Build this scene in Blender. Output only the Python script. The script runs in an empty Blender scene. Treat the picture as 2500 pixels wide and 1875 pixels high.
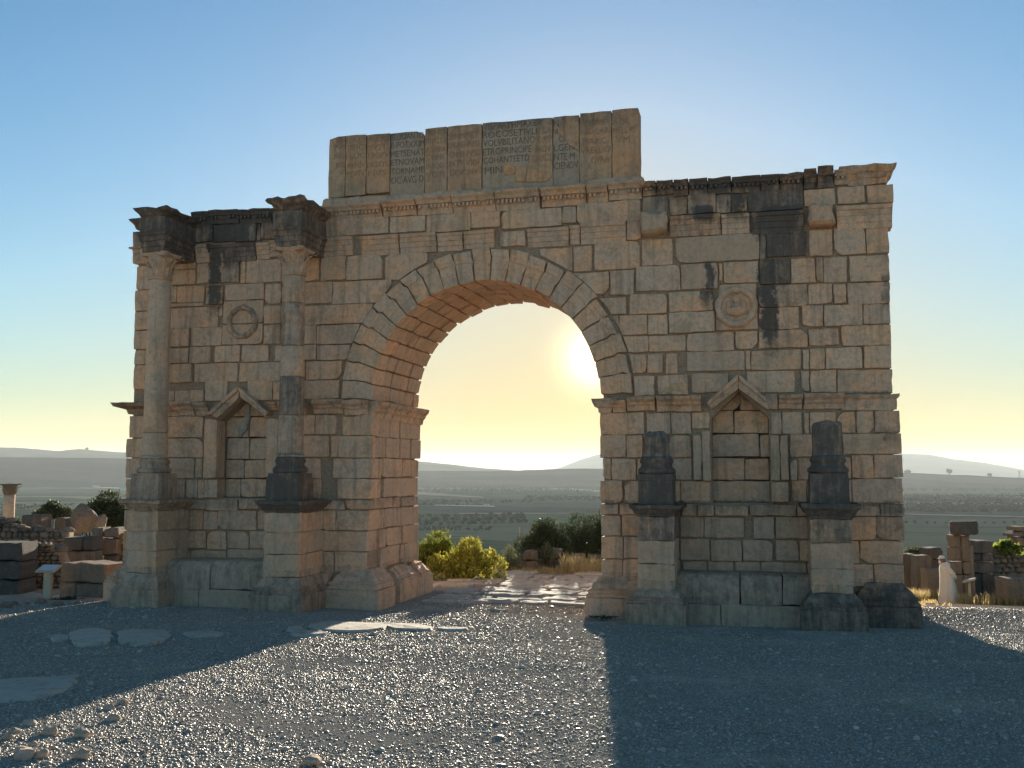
import bpy, bmesh, math, random
import numpy as np
from mathutils import Vector, noise, Matrix
random.seed(7); rng = np.random.default_rng(7)
S = bpy.context.scene
R = math.radians
# ------------------------------------------------------------------ camera
FPX, TH, PITCH = 2400.0, R(14.0), math.atan((1155 - 937.5) / 2400.0)
CAM = Vector((3.66, -23.47, 3.40))
FW = Vector((-math.sin(TH) * math.cos(PITCH), math.cos(TH) * math.cos(PITCH), math.sin(PITCH)))
RT = Vector((math.cos(TH), math.sin(TH), 0)); UP = RT.cross(FW)
cd = bpy.data.cameras.new('camera'); cam = bpy.data.objects.new('camera', cd); S.collection.objects.link(cam)
cam.matrix_world = Matrix((( RT.x, UP.x, -FW.x, CAM.x), (RT.y, UP.y, -FW.y, CAM.y), (RT.z, UP.z, -FW.z, CAM.z), (0, 0, 0, 1)))
cd.sensor_width = 36; cd.lens = 36 * FPX / 2500; cd.clip_start = 0.1; cd.clip_end = 90000
S.camera = cam
# ------------------------------------------------------------------ sky, sun, exposure
SUN_EL = R(6.7); SUN_AZ = TH - math.atan(204 / FPX)            # to the left of +Y
SUN_DIR = Vector((-math.sin(SUN_AZ) * math.cos(SUN_EL), math.cos(SUN_AZ) * math.cos(SUN_EL), math.sin(SUN_EL)))
SKY_TOP = 0.25
W = bpy.data.worlds.new('World'); S.world = W; W.use_nodes = True
nt = W.node_tree; nt.nodes.clear()
sky = nt.nodes.new('ShaderNodeTexSky'); sky.sky_type = 'NISHITA'; sky.sun_disc = False
sky.sun_elevation = SUN_EL; sky.sun_rotation = -SUN_AZ; sky.altitude = 400
sky.air_density = 1.0; sky.dust_density = 0.45; sky.ozone_density = 2.1
bg = nt.nodes.new('ShaderNodeBackground'); bg.inputs['Strength'].default_value = 0.15
wo = nt.nodes.new('ShaderNodeOutputWorld')
def wm(op, a, b=None):
    n = nt.nodes.new('ShaderNodeMath'); n.operation = op
    for i, v in enumerate((a, b)):
        if v is None: continue
        if isinstance(v, (int, float)): n.inputs[i].default_value = v
        else: nt.links.new(v, n.inputs[i])
    return n.outputs[0]
def vm(op, a, b):
    n = nt.nodes.new('ShaderNodeVectorMath'); n.operation = op
    for i, v in enumerate((a, b)):
        if isinstance(v, tuple): n.inputs[i].default_value = v
        else: nt.links.new(v, n.inputs[i])
    return n.outputs['Value' if op == 'DOT_PRODUCT' else 'Vector']
# the whole sky is rolled off towards its brightest part, as a camera does, keeping its hue
lum = wm('MULTIPLY', vm('DOT_PRODUCT', sky.outputs[0], (.25, .65, .10)), 0.15)
roll = wm('MULTIPLY', wm('POWER', wm('MINIMUM', wm('DIVIDE', lum, .55), 1.0), .55), wm('POWER', wm('ADD', 1.0, wm('POWER', wm('DIVIDE', lum, SKY_TOP), 2.5)), -1 / 2.5))
sc_ = nt.nodes.new('ShaderNodeVectorMath'); sc_.operation = 'SCALE'; nt.links.new(sky.outputs[0], sc_.inputs[0]); nt.links.new(roll, sc_.inputs['Scale'])
# aureole round the sun itself
tc = nt.nodes.new('ShaderNodeTexCoord'); dotv = wm('MINIMUM', vm('DOT_PRODUCT', tc.outputs['Generated'], tuple(SUN_DIR)), 1.0)
ang = wm('ARCCOSINE', dotv)
core_ = wm('MULTIPLY', wm('EXPONENT', wm('MULTIPLY', wm('POWER', wm('DIVIDE', ang, R(1.45)), 2.0), -1.0)), 6.0)
wide = wm('MULTIPLY', wm('EXPONENT', wm('DIVIDE', ang, -R(3.6))), .35)
gl = nt.nodes.new('ShaderNodeVectorMath'); gl.operation = 'SCALE'; gl.inputs[0].default_value = (1.0, .88, .46); nt.links.new(wm('ADD', core_, wide), gl.inputs['Scale'])
hs = nt.nodes.new('ShaderNodeHueSaturation'); hs.inputs['Saturation'].default_value = 1.28; nt.links.new(sc_.outputs[0], hs.inputs['Color'])
nt.links.new(vm('ADD', hs.outputs[0], gl.outputs[0]), bg.inputs[0]); nt.links.new(bg.outputs[0], wo.inputs[0])
sl = bpy.data.lights.new('sun', 'SUN'); sl.energy = 5.0; sl.angle = R(0.53); sl.color = (1.0, 0.89, 0.72)
so = bpy.data.objects.new('sun', sl); S.collection.objects.link(so)
so.rotation_euler = SUN_DIR.to_track_quat('Z', 'Y').to_euler(); so.location = (0, 0, 40)
V = S.view_settings; S.display_settings.display_device = 'sRGB'
V.view_transform = 'Standard'; V.look = 'None'; V.gamma = 1; V.use_curve_mapping = False; V.exposure = 1.45
cy = S.cycles; cy.use_denoising = True; cy.max_bounces = 6; cy.diffuse_bounces = 3; cy.glossy_bounces = 2
cy.transmission_bounces = 3; cy.transparent_max_bounces = 6; cy.volume_bounces = 1
cy.sample_clamp_indirect = 8
# ------------------------------------------------------------------ photo pixel -> place
def ray(px, py): return FW * FPX + RT * (px - 1250) - UP * (py - 937.5)
def onY(px, py, y=0.0):
    d = ray(px, py); p = CAM + d * ((y - CAM.y) / d.y); return p.x, p.z
def onX(px, py, x):
    d = ray(px, py); p = CAM + d * ((x - CAM.x) / d.x); return p.y, p.z
def sst(a, b, x):
    t = min(1, max(0, (x - a) / (b - a))); return t * t * (3 - 2 * t)
def hgt(x, y):
    """height of the near ground"""
    if y < 0:
        h = -0.072 * y + 0.012 * max(-9, min(0, x + 3.5)) * sst(0.5, -6, y)
    else:
        h = -0.10 * max(0, y - 3.5) * sst(1.5, 8, x) - 0.03 * max(0, y - 10)
    h -= 0.02 * max(0, -12.5 - x) * sst(-6, 4, y)
    return h
def at_depth(px, py, dep):
    d = ray(px, py); return CAM + d * (dep / FPX)
def onG(px, py):
    d = ray(px, py); t = 3 / FPX
    while t < 80 / FPX:
        p = CAM + d * t
        if p.z <= hgt(p.x, p.y): return Vector((p.x, p.y, hgt(p.x, p.y)))
        t += 0.04 / FPX
    return at_depth(px, py, 40)
def zoom(ox, oy, k): return lambda x, y: (ox + x / k, oy + y / k)
ZA, ZB, ZC, ZD = zoom(240, 450, 3.318), zoom(240, 940, 2.765), zoom(740, 240, 2.514), zoom(740, 860, 2.44)
ZE, ZF = zoom(1400, 380, 2.602), zoom(1400, 900, 2.458)
def rect(Zm, b, y=0.0):
    x0, x1, y0, y1 = b[:4]; xm, ym = (x0 + x1) / 2, (y0 + y1) / 2
    return (onY(*Zm(x0, ym), y)[0], onY(*Zm(x1, ym), y)[0], onY(*Zm(xm, y1), y)[1], onY(*Zm(xm, y0), y)[1])
def zat(Zm, x, y, plane): return onY(*Zm(x, y), plane)[1]
# ------------------------------------------------------------------ scene helpers
def link(o, parent=None):
    S.collection.objects.link(o)
    if parent: o.parent = parent
    return o
def empty(name, loc=(0, 0, 0), parent=None, rz=0):
    o = bpy.data.objects.new(name, None); o.empty_display_size = 0.2; o.location = loc; o.rotation_euler = (0, 0, rz)
    return link(o, parent)
def tag(o, label, cat, group=None):
    o['label'] = label; o['category'] = cat
    if group: o['group'] = group
    return o
def kind(o, k): o['kind'] = k; return o
def meshobj(name, verts, faces, mat, parent=None, loc=None, smooth=False, fix=True):
    me = bpy.data.meshes.new(name); me.from_pydata([tuple(v) for v in verts], [], faces)
    if fix:
        bm = bmesh.new(); bm.from_mesh(me); bmesh.ops.recalc_face_normals(bm, faces=bm.faces); bm.to_mesh(me); bm.free()
    if smooth: me.shade_smooth()
    if mat: me.materials.append(mat)
    o = bpy.data.objects.new(name, me)
    if loc: o.location = loc
    return link(o, parent)
def bmobj(name, bm, mat, parent=None, loc=None, smooth=False):
    bmesh.ops.recalc_face_normals(bm, faces=bm.faces)
    me = bpy.data.meshes.new(name); bm.to_mesh(me); bm.free()
    if smooth: me.shade_smooth()
    if mat: me.materials.append(mat)
    o = bpy.data.objects.new(name, me)
    if loc: o.location = loc
    return link(o, parent)
def n2(x, y, z, s=1.0): return noise.noise(Vector((x * s, y * s, z * s)))
# ------------------------------------------------------------------ materials
def newmat(name):
    m = bpy.data.materials.new(name); m.use_nodes = True
    t = m.node_tree; t.nodes.clear()
    out = t.nodes.new('ShaderNodeOutputMaterial'); b = t.nodes.new('ShaderNodeBsdfPrincipled')
    t.links.new(b.outputs[0], out.inputs[0]); b.inputs['Roughness'].default_value = 0.9
    b.inputs['Specular IOR Level'].default_value = 0.25
    return m, t, b, out
def diffuse(t, b, out):
    d = t.nodes.new('ShaderNodeBsdfDiffuse'); d.inputs['Roughness'].default_value = .6
    for a, q in (('Base Color', 'Color'), ('Normal', 'Normal')):
        if b.inputs[a].is_linked: t.links.new(b.inputs[a].links[0].from_socket, d.inputs[q])
        elif a == 'Base Color': d.inputs[q].default_value = b.inputs[a].default_value
    t.links.new(d.outputs[0], out.inputs[0]); t.nodes.remove(b)
class G:
    """tiny node-graph writer"""
    def __init__(s, t): s.t = t
    def put(s, sock, v):
        if v is None: return
        if isinstance(v, bpy.types.NodeSocket): s.t.links.new(v, sock)
        else:
            if isinstance(v, tuple) and len(v) == 3 and sock.type == 'RGBA': v = (*v, 1)
            sock.default_value = v
    def math(s, op, a, b=None, c=None, clamp=False):
        n = s.t.nodes.new('ShaderNodeMath'); n.operation = op; n.use_clamp = clamp
        for i, v in enumerate((a, b, c)): s.put(n.inputs[i], v)
        return n.outputs[0]
    def vmath(s, op, a, b=None):
        n = s.t.nodes.new('ShaderNodeVectorMath'); n.operation = op
        s.put(n.inputs[0], a); s.put(n.inputs[1], b); return n.outputs[0]
    def mix(s, f, a, b, mode='MIX'):
        n = s.t.nodes.new('ShaderNodeMix'); n.data_type = 'RGBA'; n.blend_type = mode
        s.put(n.inputs[0], f); s.put(n.inputs[6], a); s.put(n.inputs[7], b); return n.outputs[2]
    def noise(s, v, scale, detail=4, rough=0.6, dist=0.0):
        n = s.t.nodes.new('ShaderNodeTexNoise'); s.put(n.inputs['Vector'], v); n.inputs['Scale'].default_value = scale
        n.inputs['Detail'].default_value = detail; n.inputs['Roughness'].default_value = rough; n.inputs['Distortion'].default_value = dist
        return n.outputs[0]
    def vor(s, v, scale, feat='F1', out=0, rnd=1.0):
        n = s.t.nodes.new('ShaderNodeTexVoronoi'); n.feature = feat; s.put(n.inputs['Vector'], v); n.inputs['Scale'].default_value = scale
        n.inputs['Randomness'].default_value = rnd
        return n.outputs[out]
    def ramp(s, f, stops):
        n = s.t.nodes.new('ShaderNodeValToRGB'); e = n.color_ramp.elements
        while len(e) > 1: e.remove(e[-1])
        for i, (p, c) in enumerate(stops):
            if i: e.new(p)
            e[i].position = p; e[i].color = (*c, 1) if len(c) == 3 else c
        s.put(n.inputs[0], f); return n.outputs[0]
    def rng(s, v, a, b, c=0.0, d=1.0):
        n = s.t.nodes.new('ShaderNodeMapRange'); n.interpolation_type = 'SMOOTHSTEP'
        for i, q in enumerate((v, a, b, c, d)): s.put(n.inputs[i], q)
        return n.outputs[0]
    def pos(s): return s.t.nodes.new('ShaderNodeNewGeometry').outputs['Position']
    def obj(s): return s.t.nodes.new('ShaderNodeTexCoord').outputs['Object']
    def rand(s): return s.t.nodes.new('ShaderNodeObjectInfo').outputs['Random']
    def attr(s, name, typ='OBJECT'):
        n = s.t.nodes.new('ShaderNodeAttribute'); n.attribute_type = typ; n.attribute_name = name; return n
    def xyz(s, v):
        n = s.t.nodes.new('ShaderNodeSeparateXYZ'); s.put(n.inputs[0], v); return n.outputs
    def bump(s, h, strength, dist, nrm=None):
        n = s.t.nodes.new('ShaderNodeBump'); s.put(n.inputs['Height'], h); n.inputs['Strength'].default_value = strength
        n.inputs['Distance'].default_value = dist; s.put(n.inputs['Normal'], nrm); return n.outputs[0]
STREAKS = []          # soot / lichen streaks that run down over several courses: x, half width, z top, z bottom, strength
def streak(Zm, x0, x1, y0, y1, k):
    a = rect(Zm, (x0, x1, y0, y1)); STREAKS.append(((a[0] + a[1]) / 2, (a[1] - a[0]) / 2, a[3], a[2], k))
streak(ZA, 885, 1000, 300, 1310, 1.0); streak(ZA, 890, 1270, 300, 640, 1.0); streak(ZA, 1000, 1140, 560, 800, .8)
streak(ZA, 760, 1470, 200, 470, 0.95); streak(ZA, 1340, 1430, 600, 800, .45)
streak(ZE, 620, 1470, 140, 345, 0.9); streak(ZE, 740, 930, 330, 520, 0.9); streak(ZE, 1130, 1475, 330, 650, 0.95)
streak(ZE, 985, 1110, 250, 500, .8); streak(ZE, 1180, 1310, 640, 1520, 0.8); streak(ZE, 815, 905, 690, 1110, 0.75)
streak(ZE, 1290, 1370, 660, 960, .65); streak(ZE, 1960, 2030, 760, 1110, 0.6); streak(ZE, 1500, 1560, 640, 820, .5)
streak(ZE, 440, 620, 160, 380, .55); streak(ZF, 1880, 1990, 380, 530, .6); streak(ZF, 1820, 2000, 800, 1040, .65)
streak(ZC, 160, 2060, 60, 105, .4)
def limestone(name, shades, streaks=True, bumpk=1.0, greys=((.40, .28, .20), (.76, .55, .39))):
    m, t, b, out = newmat(name); g = G(t)
    P = g.pos(); rd = g.rand(); off = g.math('MULTIPLY', rd, 37.0)
    Po = g.vmath('ADD', P, off)
    x, y, z = g.xyz(P)
    big = g.noise(Po, 1.1, 5, 0.62); mid = g.noise(Po, 9.0, 8, 0.8); fine = g.noise(P, 34, 6, 0.8)
    col = g.ramp(rd, shades)
    col = g.mix(g.rng(big, .40, .66), col, g.mix(1.0, col, (1.22, 1.02, .84), 'MULTIPLY'))
    ochre = g.rng(g.noise(Po, 2.3, 5, .7, .6), .56, .70)
    col = g.mix(g.math('MULTIPLY', ochre, .55), col, (.56, .31, .14))
    pale = g.rng(g.noise(Po, 3.1, 6, .75, .3), .57, .72)
    col = g.mix(g.math('MULTIPLY', pale, .40), col, (.66, .57, .45))
    col = g.mix(1.0, col, g.ramp(mid, [(.25, (.54, .52, .50)), (.5, (1.0, 1.0, 1.0)), (.75, (1.24, 1.22, 1.2))]), 'MULTIPLY')
    col = g.mix(g.math('MULTIPLY', g.rng(fine, .50, .66), .5), col, g.mix(.5, col, (.16, .11, .075)))
    dirt = g.rng(g.noise(P, 1.3, 6, .72, .5), .50, .66); col = g.mix(g.math('MULTIPLY', dirt, .48), col, (.36, .255, .17))
    # rain wash: thin vertical brown streaks
    sv = t.nodes.new('ShaderNodeCombineXYZ')
    g.put(sv.inputs[0], g.math('MULTIPLY', x, 5.0)); g.put(sv.inputs[1], g.math('MULTIPLY', y, 5.0)); g.put(sv.inputs[2], g.math('MULTIPLY', z, .35))
    wash = g.rng(g.noise(sv.outputs[0], 1.0, 4, .6), .50, .68)
    col = g.mix(g.math('MULTIPLY', wash, .45), col, (.27, .19, .125))
    # grey weathering per piece
    gy = g.attr('grey').outputs['Fac']
    col = g.mix(g.math('MULTIPLY', gy, g.math('MULTIPLY_ADD', big, .7, .45), clamp=True), col, g.mix(mid, *greys))
    # black lichen crust: per piece and in streaks
    dk = g.attr('dark').outputs['Fac']
    sv2 = t.nodes.new('ShaderNodeCombineXYZ')
    g.put(sv2.inputs[0], g.math('MULTIPLY', x, 7.5)); g.put(sv2.inputs[1], g.math('MULTIPLY', y, 7.5)); g.put(sv2.inputs[2], g.math('MULTIPLY', z, .8))
    lich = g.math('ADD', g.math('MULTIPLY', g.noise(P, 3.0, 8, .78, .4), .5), g.math('MULTIPLY', g.noise(sv2.outputs[0], 1.0, 6, .7, .2), .5))
    mask = g.math('MULTIPLY', dk, 1.0)
    if streaks:
        wob = g.math('MULTIPLY', g.math('SUBTRACT', g.noise(P, 1.9, 6, .75), .5), .95)
        xw = g.math('ADD', x, wob)
        for (xc, hw, zt, zb, k) in STREAKS:
            dx = g.math('ABSOLUTE', g.math('SUBTRACT', xw, xc))
            fx = g.rng(dx, hw * 1.25 + .06, hw * .45, 0.0, k)
            fz = g.math('MULTIPLY', g.rng(z, zb - .15, zb + .35 + .45 * (zt - zb)), g.rng(z, zt + .25, zt - .05))
            front = g.rng(y, .75, .6)
            mask = g.math('MAXIMUM', mask, g.math('MULTIPLY', g.math('MULTIPLY', fx, fz), front))
    if streaks:      # soot washed down from every ledge
        for (zt, zb, k) in ((12.45, 11.0, .52), (5.25, 4.2, .46), (2.75, 1.8, .50), (1.05, .0, .42)):
            mask = g.math('MAXIMUM', mask, g.math('MULTIPLY', g.rng(z, zb, zt, 0.0, k), g.rng(z, zt + .04, zt)))
        wing = g.math('MAXIMUM', g.rng(x, -6.9, -7.7), g.math('MULTIPLY', g.rng(x, .7, 1.5), g.rng(x, 5.3, 4.5)))
        for (zt, zb, k) in ((10.75, 8.3, .80), (10.75, 9.6, .88)):
            mask = g.math('MAXIMUM', mask, g.math('MULTIPLY', wing, g.rng(z, zb, zt, 0.0, k)))
    thr = g.math('SUBTRACT', .90, g.math('MULTIPLY', mask, .70))
    d = g.rng(lich, g.math('SUBTRACT', thr, .20), g.math('ADD', thr, .17))
    crust = g.mix(g.noise(P, 9, 5, .75), (.028, .029, .031), (.15, .138, .122))
    col = g.mix(g.math('MULTIPLY', d, .9), col, crust)
    spots = g.rng(g.vor(P, 7.5), .12, .05); col = g.mix(g.math('MULTIPLY', spots, g.rng(g.noise(P, .8, 2), .52, .62)), col, (.46, .44, .38))
    t.links.new(col, b.inputs['Base Color'])
    h = g.math('ADD', g.math('MULTIPLY', mid, .6), g.math('ADD', g.math('MULTIPLY', fine, .22), g.math('MULTIPLY', big, .8)))
    pit = g.rng(g.vor(P, 19), .20, .02); h = g.math('SUBTRACT', h, g.math('MULTIPLY', pit, g.math('MULTIPLY', g.rng(big, .42, .6), .5)))
    t.links.new(g.bump(h, 0.9 * bumpk, 0.045), b.inputs['Normal'])
    b.inputs['Roughness'].default_value = .93
    return m
M = {}
M['stone'] = limestone('weathered_limestone', [(0, (.85, .55, .365)), (.2, (.79, .535, .37)), (.4, (.89, .595, .40)), (.55, (.77, .535, .385)), (.75, (.85, .54, .35)), (1, (.84, .575, .405))])
M['slab'] = limestone('inscribed_slab_stone', [(0, (.68, .39, .23)), (.5, (.73, .43, .25)), (1, (.66, .42, .26))], bumpk=.55)
M['cement'] = limestone('grey_cement_fill', [(0, (.52, .38, .275)), (1, (.56, .42, .305))], bumpk=.35)
M['shaft'] = limestone('grey_marble_shaft', [(0, (.72, .50, .355)), (1, (.78, .55, .39))], streaks=False, bumpk=.5)
M['ruin'] = limestone('ruin_stone', [(0, (.32, .235, .16)), (.3, (.24, .185, .14)), (.6, (.35, .255, .17)), (1, (.27, .215, .165))], streaks=False, bumpk=.9, greys=((.13, .11, .09), (.32, .265, .205)))
def mortar():
    m, t, b, o = newmat('lime_mortar'); g = G(t); P = g.pos()
    c = g.mix(g.noise(P, 3, 6, .7), (.40, .27, .175), (.66, .46, .315))
    c = g.mix(g.rng(g.noise(P, 25, 4, .7), .5, .7), c, (.24, .17, .115)); t.links.new(c, b.inputs['Base Color'])
    t.links.new(g.bump(g.noise(P, 22, 6, .75), 1.0, .04), b.inputs['Normal']); return m
M['mortar'] = mortar()
def plain(name, c, rough=.8, spec=.25, var=.0, scale=8, matte=False):
    m, t, b, o = newmat(name); g = G(t); b.inputs['Roughness'].default_value = rough; b.inputs['Specular IOR Level'].default_value = spec
    if var:
        k = g.noise(g.obj(), scale, 5, .65); cc = g.mix(k, tuple(v * (1 - var) for v in c), tuple(min(1, v * (1 + var)) for v in c)); t.links.new(cc, b.inputs['Base Color'])
    else: b.inputs['Base Color'].default_value = (*c, 1)
    if matte: diffuse(t, b, o)
    return m
M['groove'] = plain('letter_groove', (.48, .30, .185), .95)
M['groove_dark'] = plain('letter_groove_dark', (.22, .175, .135), .95)
def gravel_ground():
    m, t, b, o = newmat('gravel_ground'); g = G(t); P = g.pos(); x, y, z = g.xyz(P)
    cell = g.vor(P, 42, out=1); cd = g.vor(P, 42); c2 = g.vor(P, 90, out=1); d2 = g.vor(P, 90)
    r = g.xyz(cell)[0]; r2 = g.xyz(c2)[1]
    c = g.ramp(r, [(0, (.30, .265, .225)), (.45, (.42, .375, .32)), (.8, (.54, .485, .415)), (1, (.66, .61, .54))])
    c = g.mix(.45, c, g.ramp(r2, [(0, (.27, .24, .205)), (.6, (.44, .395, .335)), (1, (.66, .60, .52))]))
    soil = g.rng(g.noise(P, .55, 5, .65, .4), .52, .64)
    c = g.mix(g.math('MULTIPLY', soil, .5), c, g.mix(g.noise(P, 12, 4), (.50, .39, .265), (.66, .53, .375)))
    c = g.mix(1.0, c, g.mix(g.noise(P, .25, 4), (.78, .78, .80), (1.15, 1.12, 1.05)), 'MULTIPLY')
    # dry grass and bare earth behind the monument
    gr = g.math('MULTIPLY', g.rng(g.math('ADD', y, g.math('MULTIPLY', g.noise(P, .5, 4), 4)), 9.5, 13), 1.0)
    c = g.mix(gr, c, g.mix(g.noise(P, 3, 6, .7), (.20, .155, .07), (.42, .33, .16)))
    t.links.new(c, b.inputs['Base Color']); b.inputs['Roughness'].default_value = .9; b.inputs['Specular IOR Level'].default_value = .12
    h = g.math('ADD', g.math('MULTIPLY', g.math('SUBTRACT', .5, cd), .9), g.math('MULTIPLY', g.math('SUBTRACT', .5, d2), .4))
    h = g.math('MULTIPLY', h, g.math('SUBTRACT', 1.0, g.math('MULTIPLY', soil, .6)))
    n1 = g.bump(g.noise(P, 2.2, 5, .6), .35, .08)
    t.links.new(g.bump(h, 1.0, .022, n1), b.inputs['Normal']); diffuse(t, b, o); return m
M['gravel'] = gravel_ground()
def pebble_mat():
    m, t, b, o = newmat('pebbles'); g = G(t)
    a = g.attr('shade', 'GEOMETRY').outputs['Fac']
    c = g.ramp(a, [(0, (.29, .232, .175)), (.4, (.45, .365, .28)), (.75, (.58, .485, .385)), (.94, (.68, .59, .48)), (1, (.78, .71, .61))])
    c = g.mix(g.math('MULTIPLY', g.noise(g.pos(), 50, 3), .4), c, (.17, .15, .13))
    t.links.new(c, b.inputs['Base Color']); b.inputs['Roughness'].default_value = .52; b.inputs['Specular IOR Level'].default_value = .42; b.inputs['Specular Tint'].default_value = (1.0, .9, .76, 1); return m
M['pebble'] = pebble_mat()
def flag_mat():
    m, t, b, o = newmat('paving_limestone'); g = G(t); P = g.pos(); rd = g.rand()
    c = g.ramp(rd, [(0, (.52, .47, .39)), (.5, (.60, .54, .45)), (1, (.48, .44, .375))])
    k = g.noise(P, 2.5, 7, .72, .5); c = g.mix(1.0, c, g.mix(k, (.62, .62, .62), (1.25, 1.22, 1.18)), 'MULTIPLY')
    c = g.mix(g.math('MULTIPLY', g.rng(g.noise(P, 5, 5, .7), .52, .7), .7), c, (.19, .165, .135)); t.links.new(c, b.inputs['Base Color'])
    b.inputs['Roughness'].default_value = .85; b.inputs['Specular IOR Level'].default_value = .12
    h = g.math('ADD', g.noise(P, 3, 7, .7, .6), g.math('MULTIPLY', g.noise(P, 22, 4, .7), .25))
    t.links.new(g.bump(h, .9, .05), b.inputs['Normal']); return m
M['flag'] = flag_mat()
def fields_mat():
    m, t, b, o = newmat('valley_fields'); g = G(t); P = g.pos(); x, y, z = g.xyz(P)
    w = g.noise(P, .0011, 4, .6)
    rot = t.nodes.new('ShaderNodeVectorRotate'); rot.rotation_type = 'Z_AXIS'; g.put(rot.inputs['Vector'], P); rot.inputs['Angle'].default_value = R(17)
    q = g.vmath('MULTIPLY', g.vmath('ADD', rot.outputs[0], g.math('MULTIPLY', w, 900.0)), (.42, 1.0, 0.0))
    f1 = g.xyz(g.vor(q, .0042, out=1)); f2 = g.xyz(g.vor(g.vmath('ADD', q, (777.0, 333.0, 0.0)), .0013, out=1))
    c1 = g.ramp(f1[0], [(0, (0.081, 0.084, 0.071)), (.22, (0.122, 0.124, 0.089)), (.40, (0.086, 0.124, 0.064)), (.58, (0.139, 0.170, 0.089)), (.74, (0.217, 0.204, 0.126)), (.84, (0.100, 0.130, 0.075)), (.93, (0.465, 0.418, 0.256)), (1, (0.756, 0.683, 0.420))])
    c2 = g.ramp(f2[1], [(0, (0.101, 0.106, 0.081)), (.35, (0.086, 0.117, 0.070)), (.6, (0.146, 0.163, 0.103)), (.88, (0.247, 0.232, 0.144)), (1, (0.408, 0.372, 0.240))])
    c = g.mix(g.math('MULTIPLY_ADD', f2[0], .5, .25), c1, c2)
    c = g.mix(g.math('MULTIPLY', g.rng(g.noise(q, .02, 5, .7), .5, .66), .5), c, (.024, .032, .017))
    c = g.mix(g.math('MULTIPLY', g.rng(g.noise(q, .003, 5, .6), .55, .7), .3), c, (.11, .095, .058))
    t.links.new(c, b.inputs['Base Color']); b.inputs['Roughness'].default_value = 1; b.inputs['Specular IOR Level'].default_value = .05
    diffuse(t, b, o); return m
M['fields'] = fields_mat()
def leaf_mat(name, c, c2, trans=.45):
    m, t, b, out = newmat(name); g = G(t)
    a = g.attr('shade', 'GEOMETRY').outputs['Fac']; col = g.mix(a, c, c2)
    t.links.new(col, b.inputs['Base Color']); b.inputs['Roughness'].default_value = .55; b.inputs['Specular IOR Level'].default_value = .3
    tr = t.nodes.new('ShaderNodeBsdfTranslucent'); t.links.new(col, tr.inputs['Color'])
    mx = t.nodes.new('ShaderNodeMixShader'); mx.inputs[0].default_value = trans
    t.links.new(b.outputs[0], mx.inputs[1]); t.links.new(tr.outputs[0], mx.inputs[2]); t.links.new(mx.outputs[0], out.inputs[0]); return m
M['leaf_gold'] = leaf_mat('golden_leaves', (.13, .145, .025), (.46, .41, .06), .5)
M['leaf_green'] = leaf_mat('bright_green_leaves', (.06, .10, .02), (.30, .32, .05), .5)
M['leaf_olive'] = leaf_mat('olive_leaves', (.035, .05, .025), (.10, .125, .06), .35)
M['leaf_grey'] = leaf_mat('grey_green_leaves', (.07, .08, .045), (.22, .22, .12), .4)
M['grass'] = leaf_mat('dry_grass', (.30, .22, .09), (.62, .48, .24), .5)
M['bark'] = plain('bark', (.085, .065, .045), .95, var=.3)
def hill_mat(name, a, b_):
    m, t, b, o = newmat(name); g = G(t); P = g.pos()
    q = g.vmath('MULTIPLY', P, (.4, 1.0, 1.6))
    c = g.mix(g.rng(g.noise(q, .0022, 6, .65), .42, .6), a, b_); c = g.mix(g.math('MULTIPLY', g.rng(g.noise(P, .02, 4, .7), .5, .7), .5), c, (.05, .06, .035))
    t.links.new(c, b.inputs['Base Color']); diffuse(t, b, o); return m
M['hill'] = hill_mat('hill_scrub', (.045, .052, .035), (.10, .088, .058))
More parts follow.
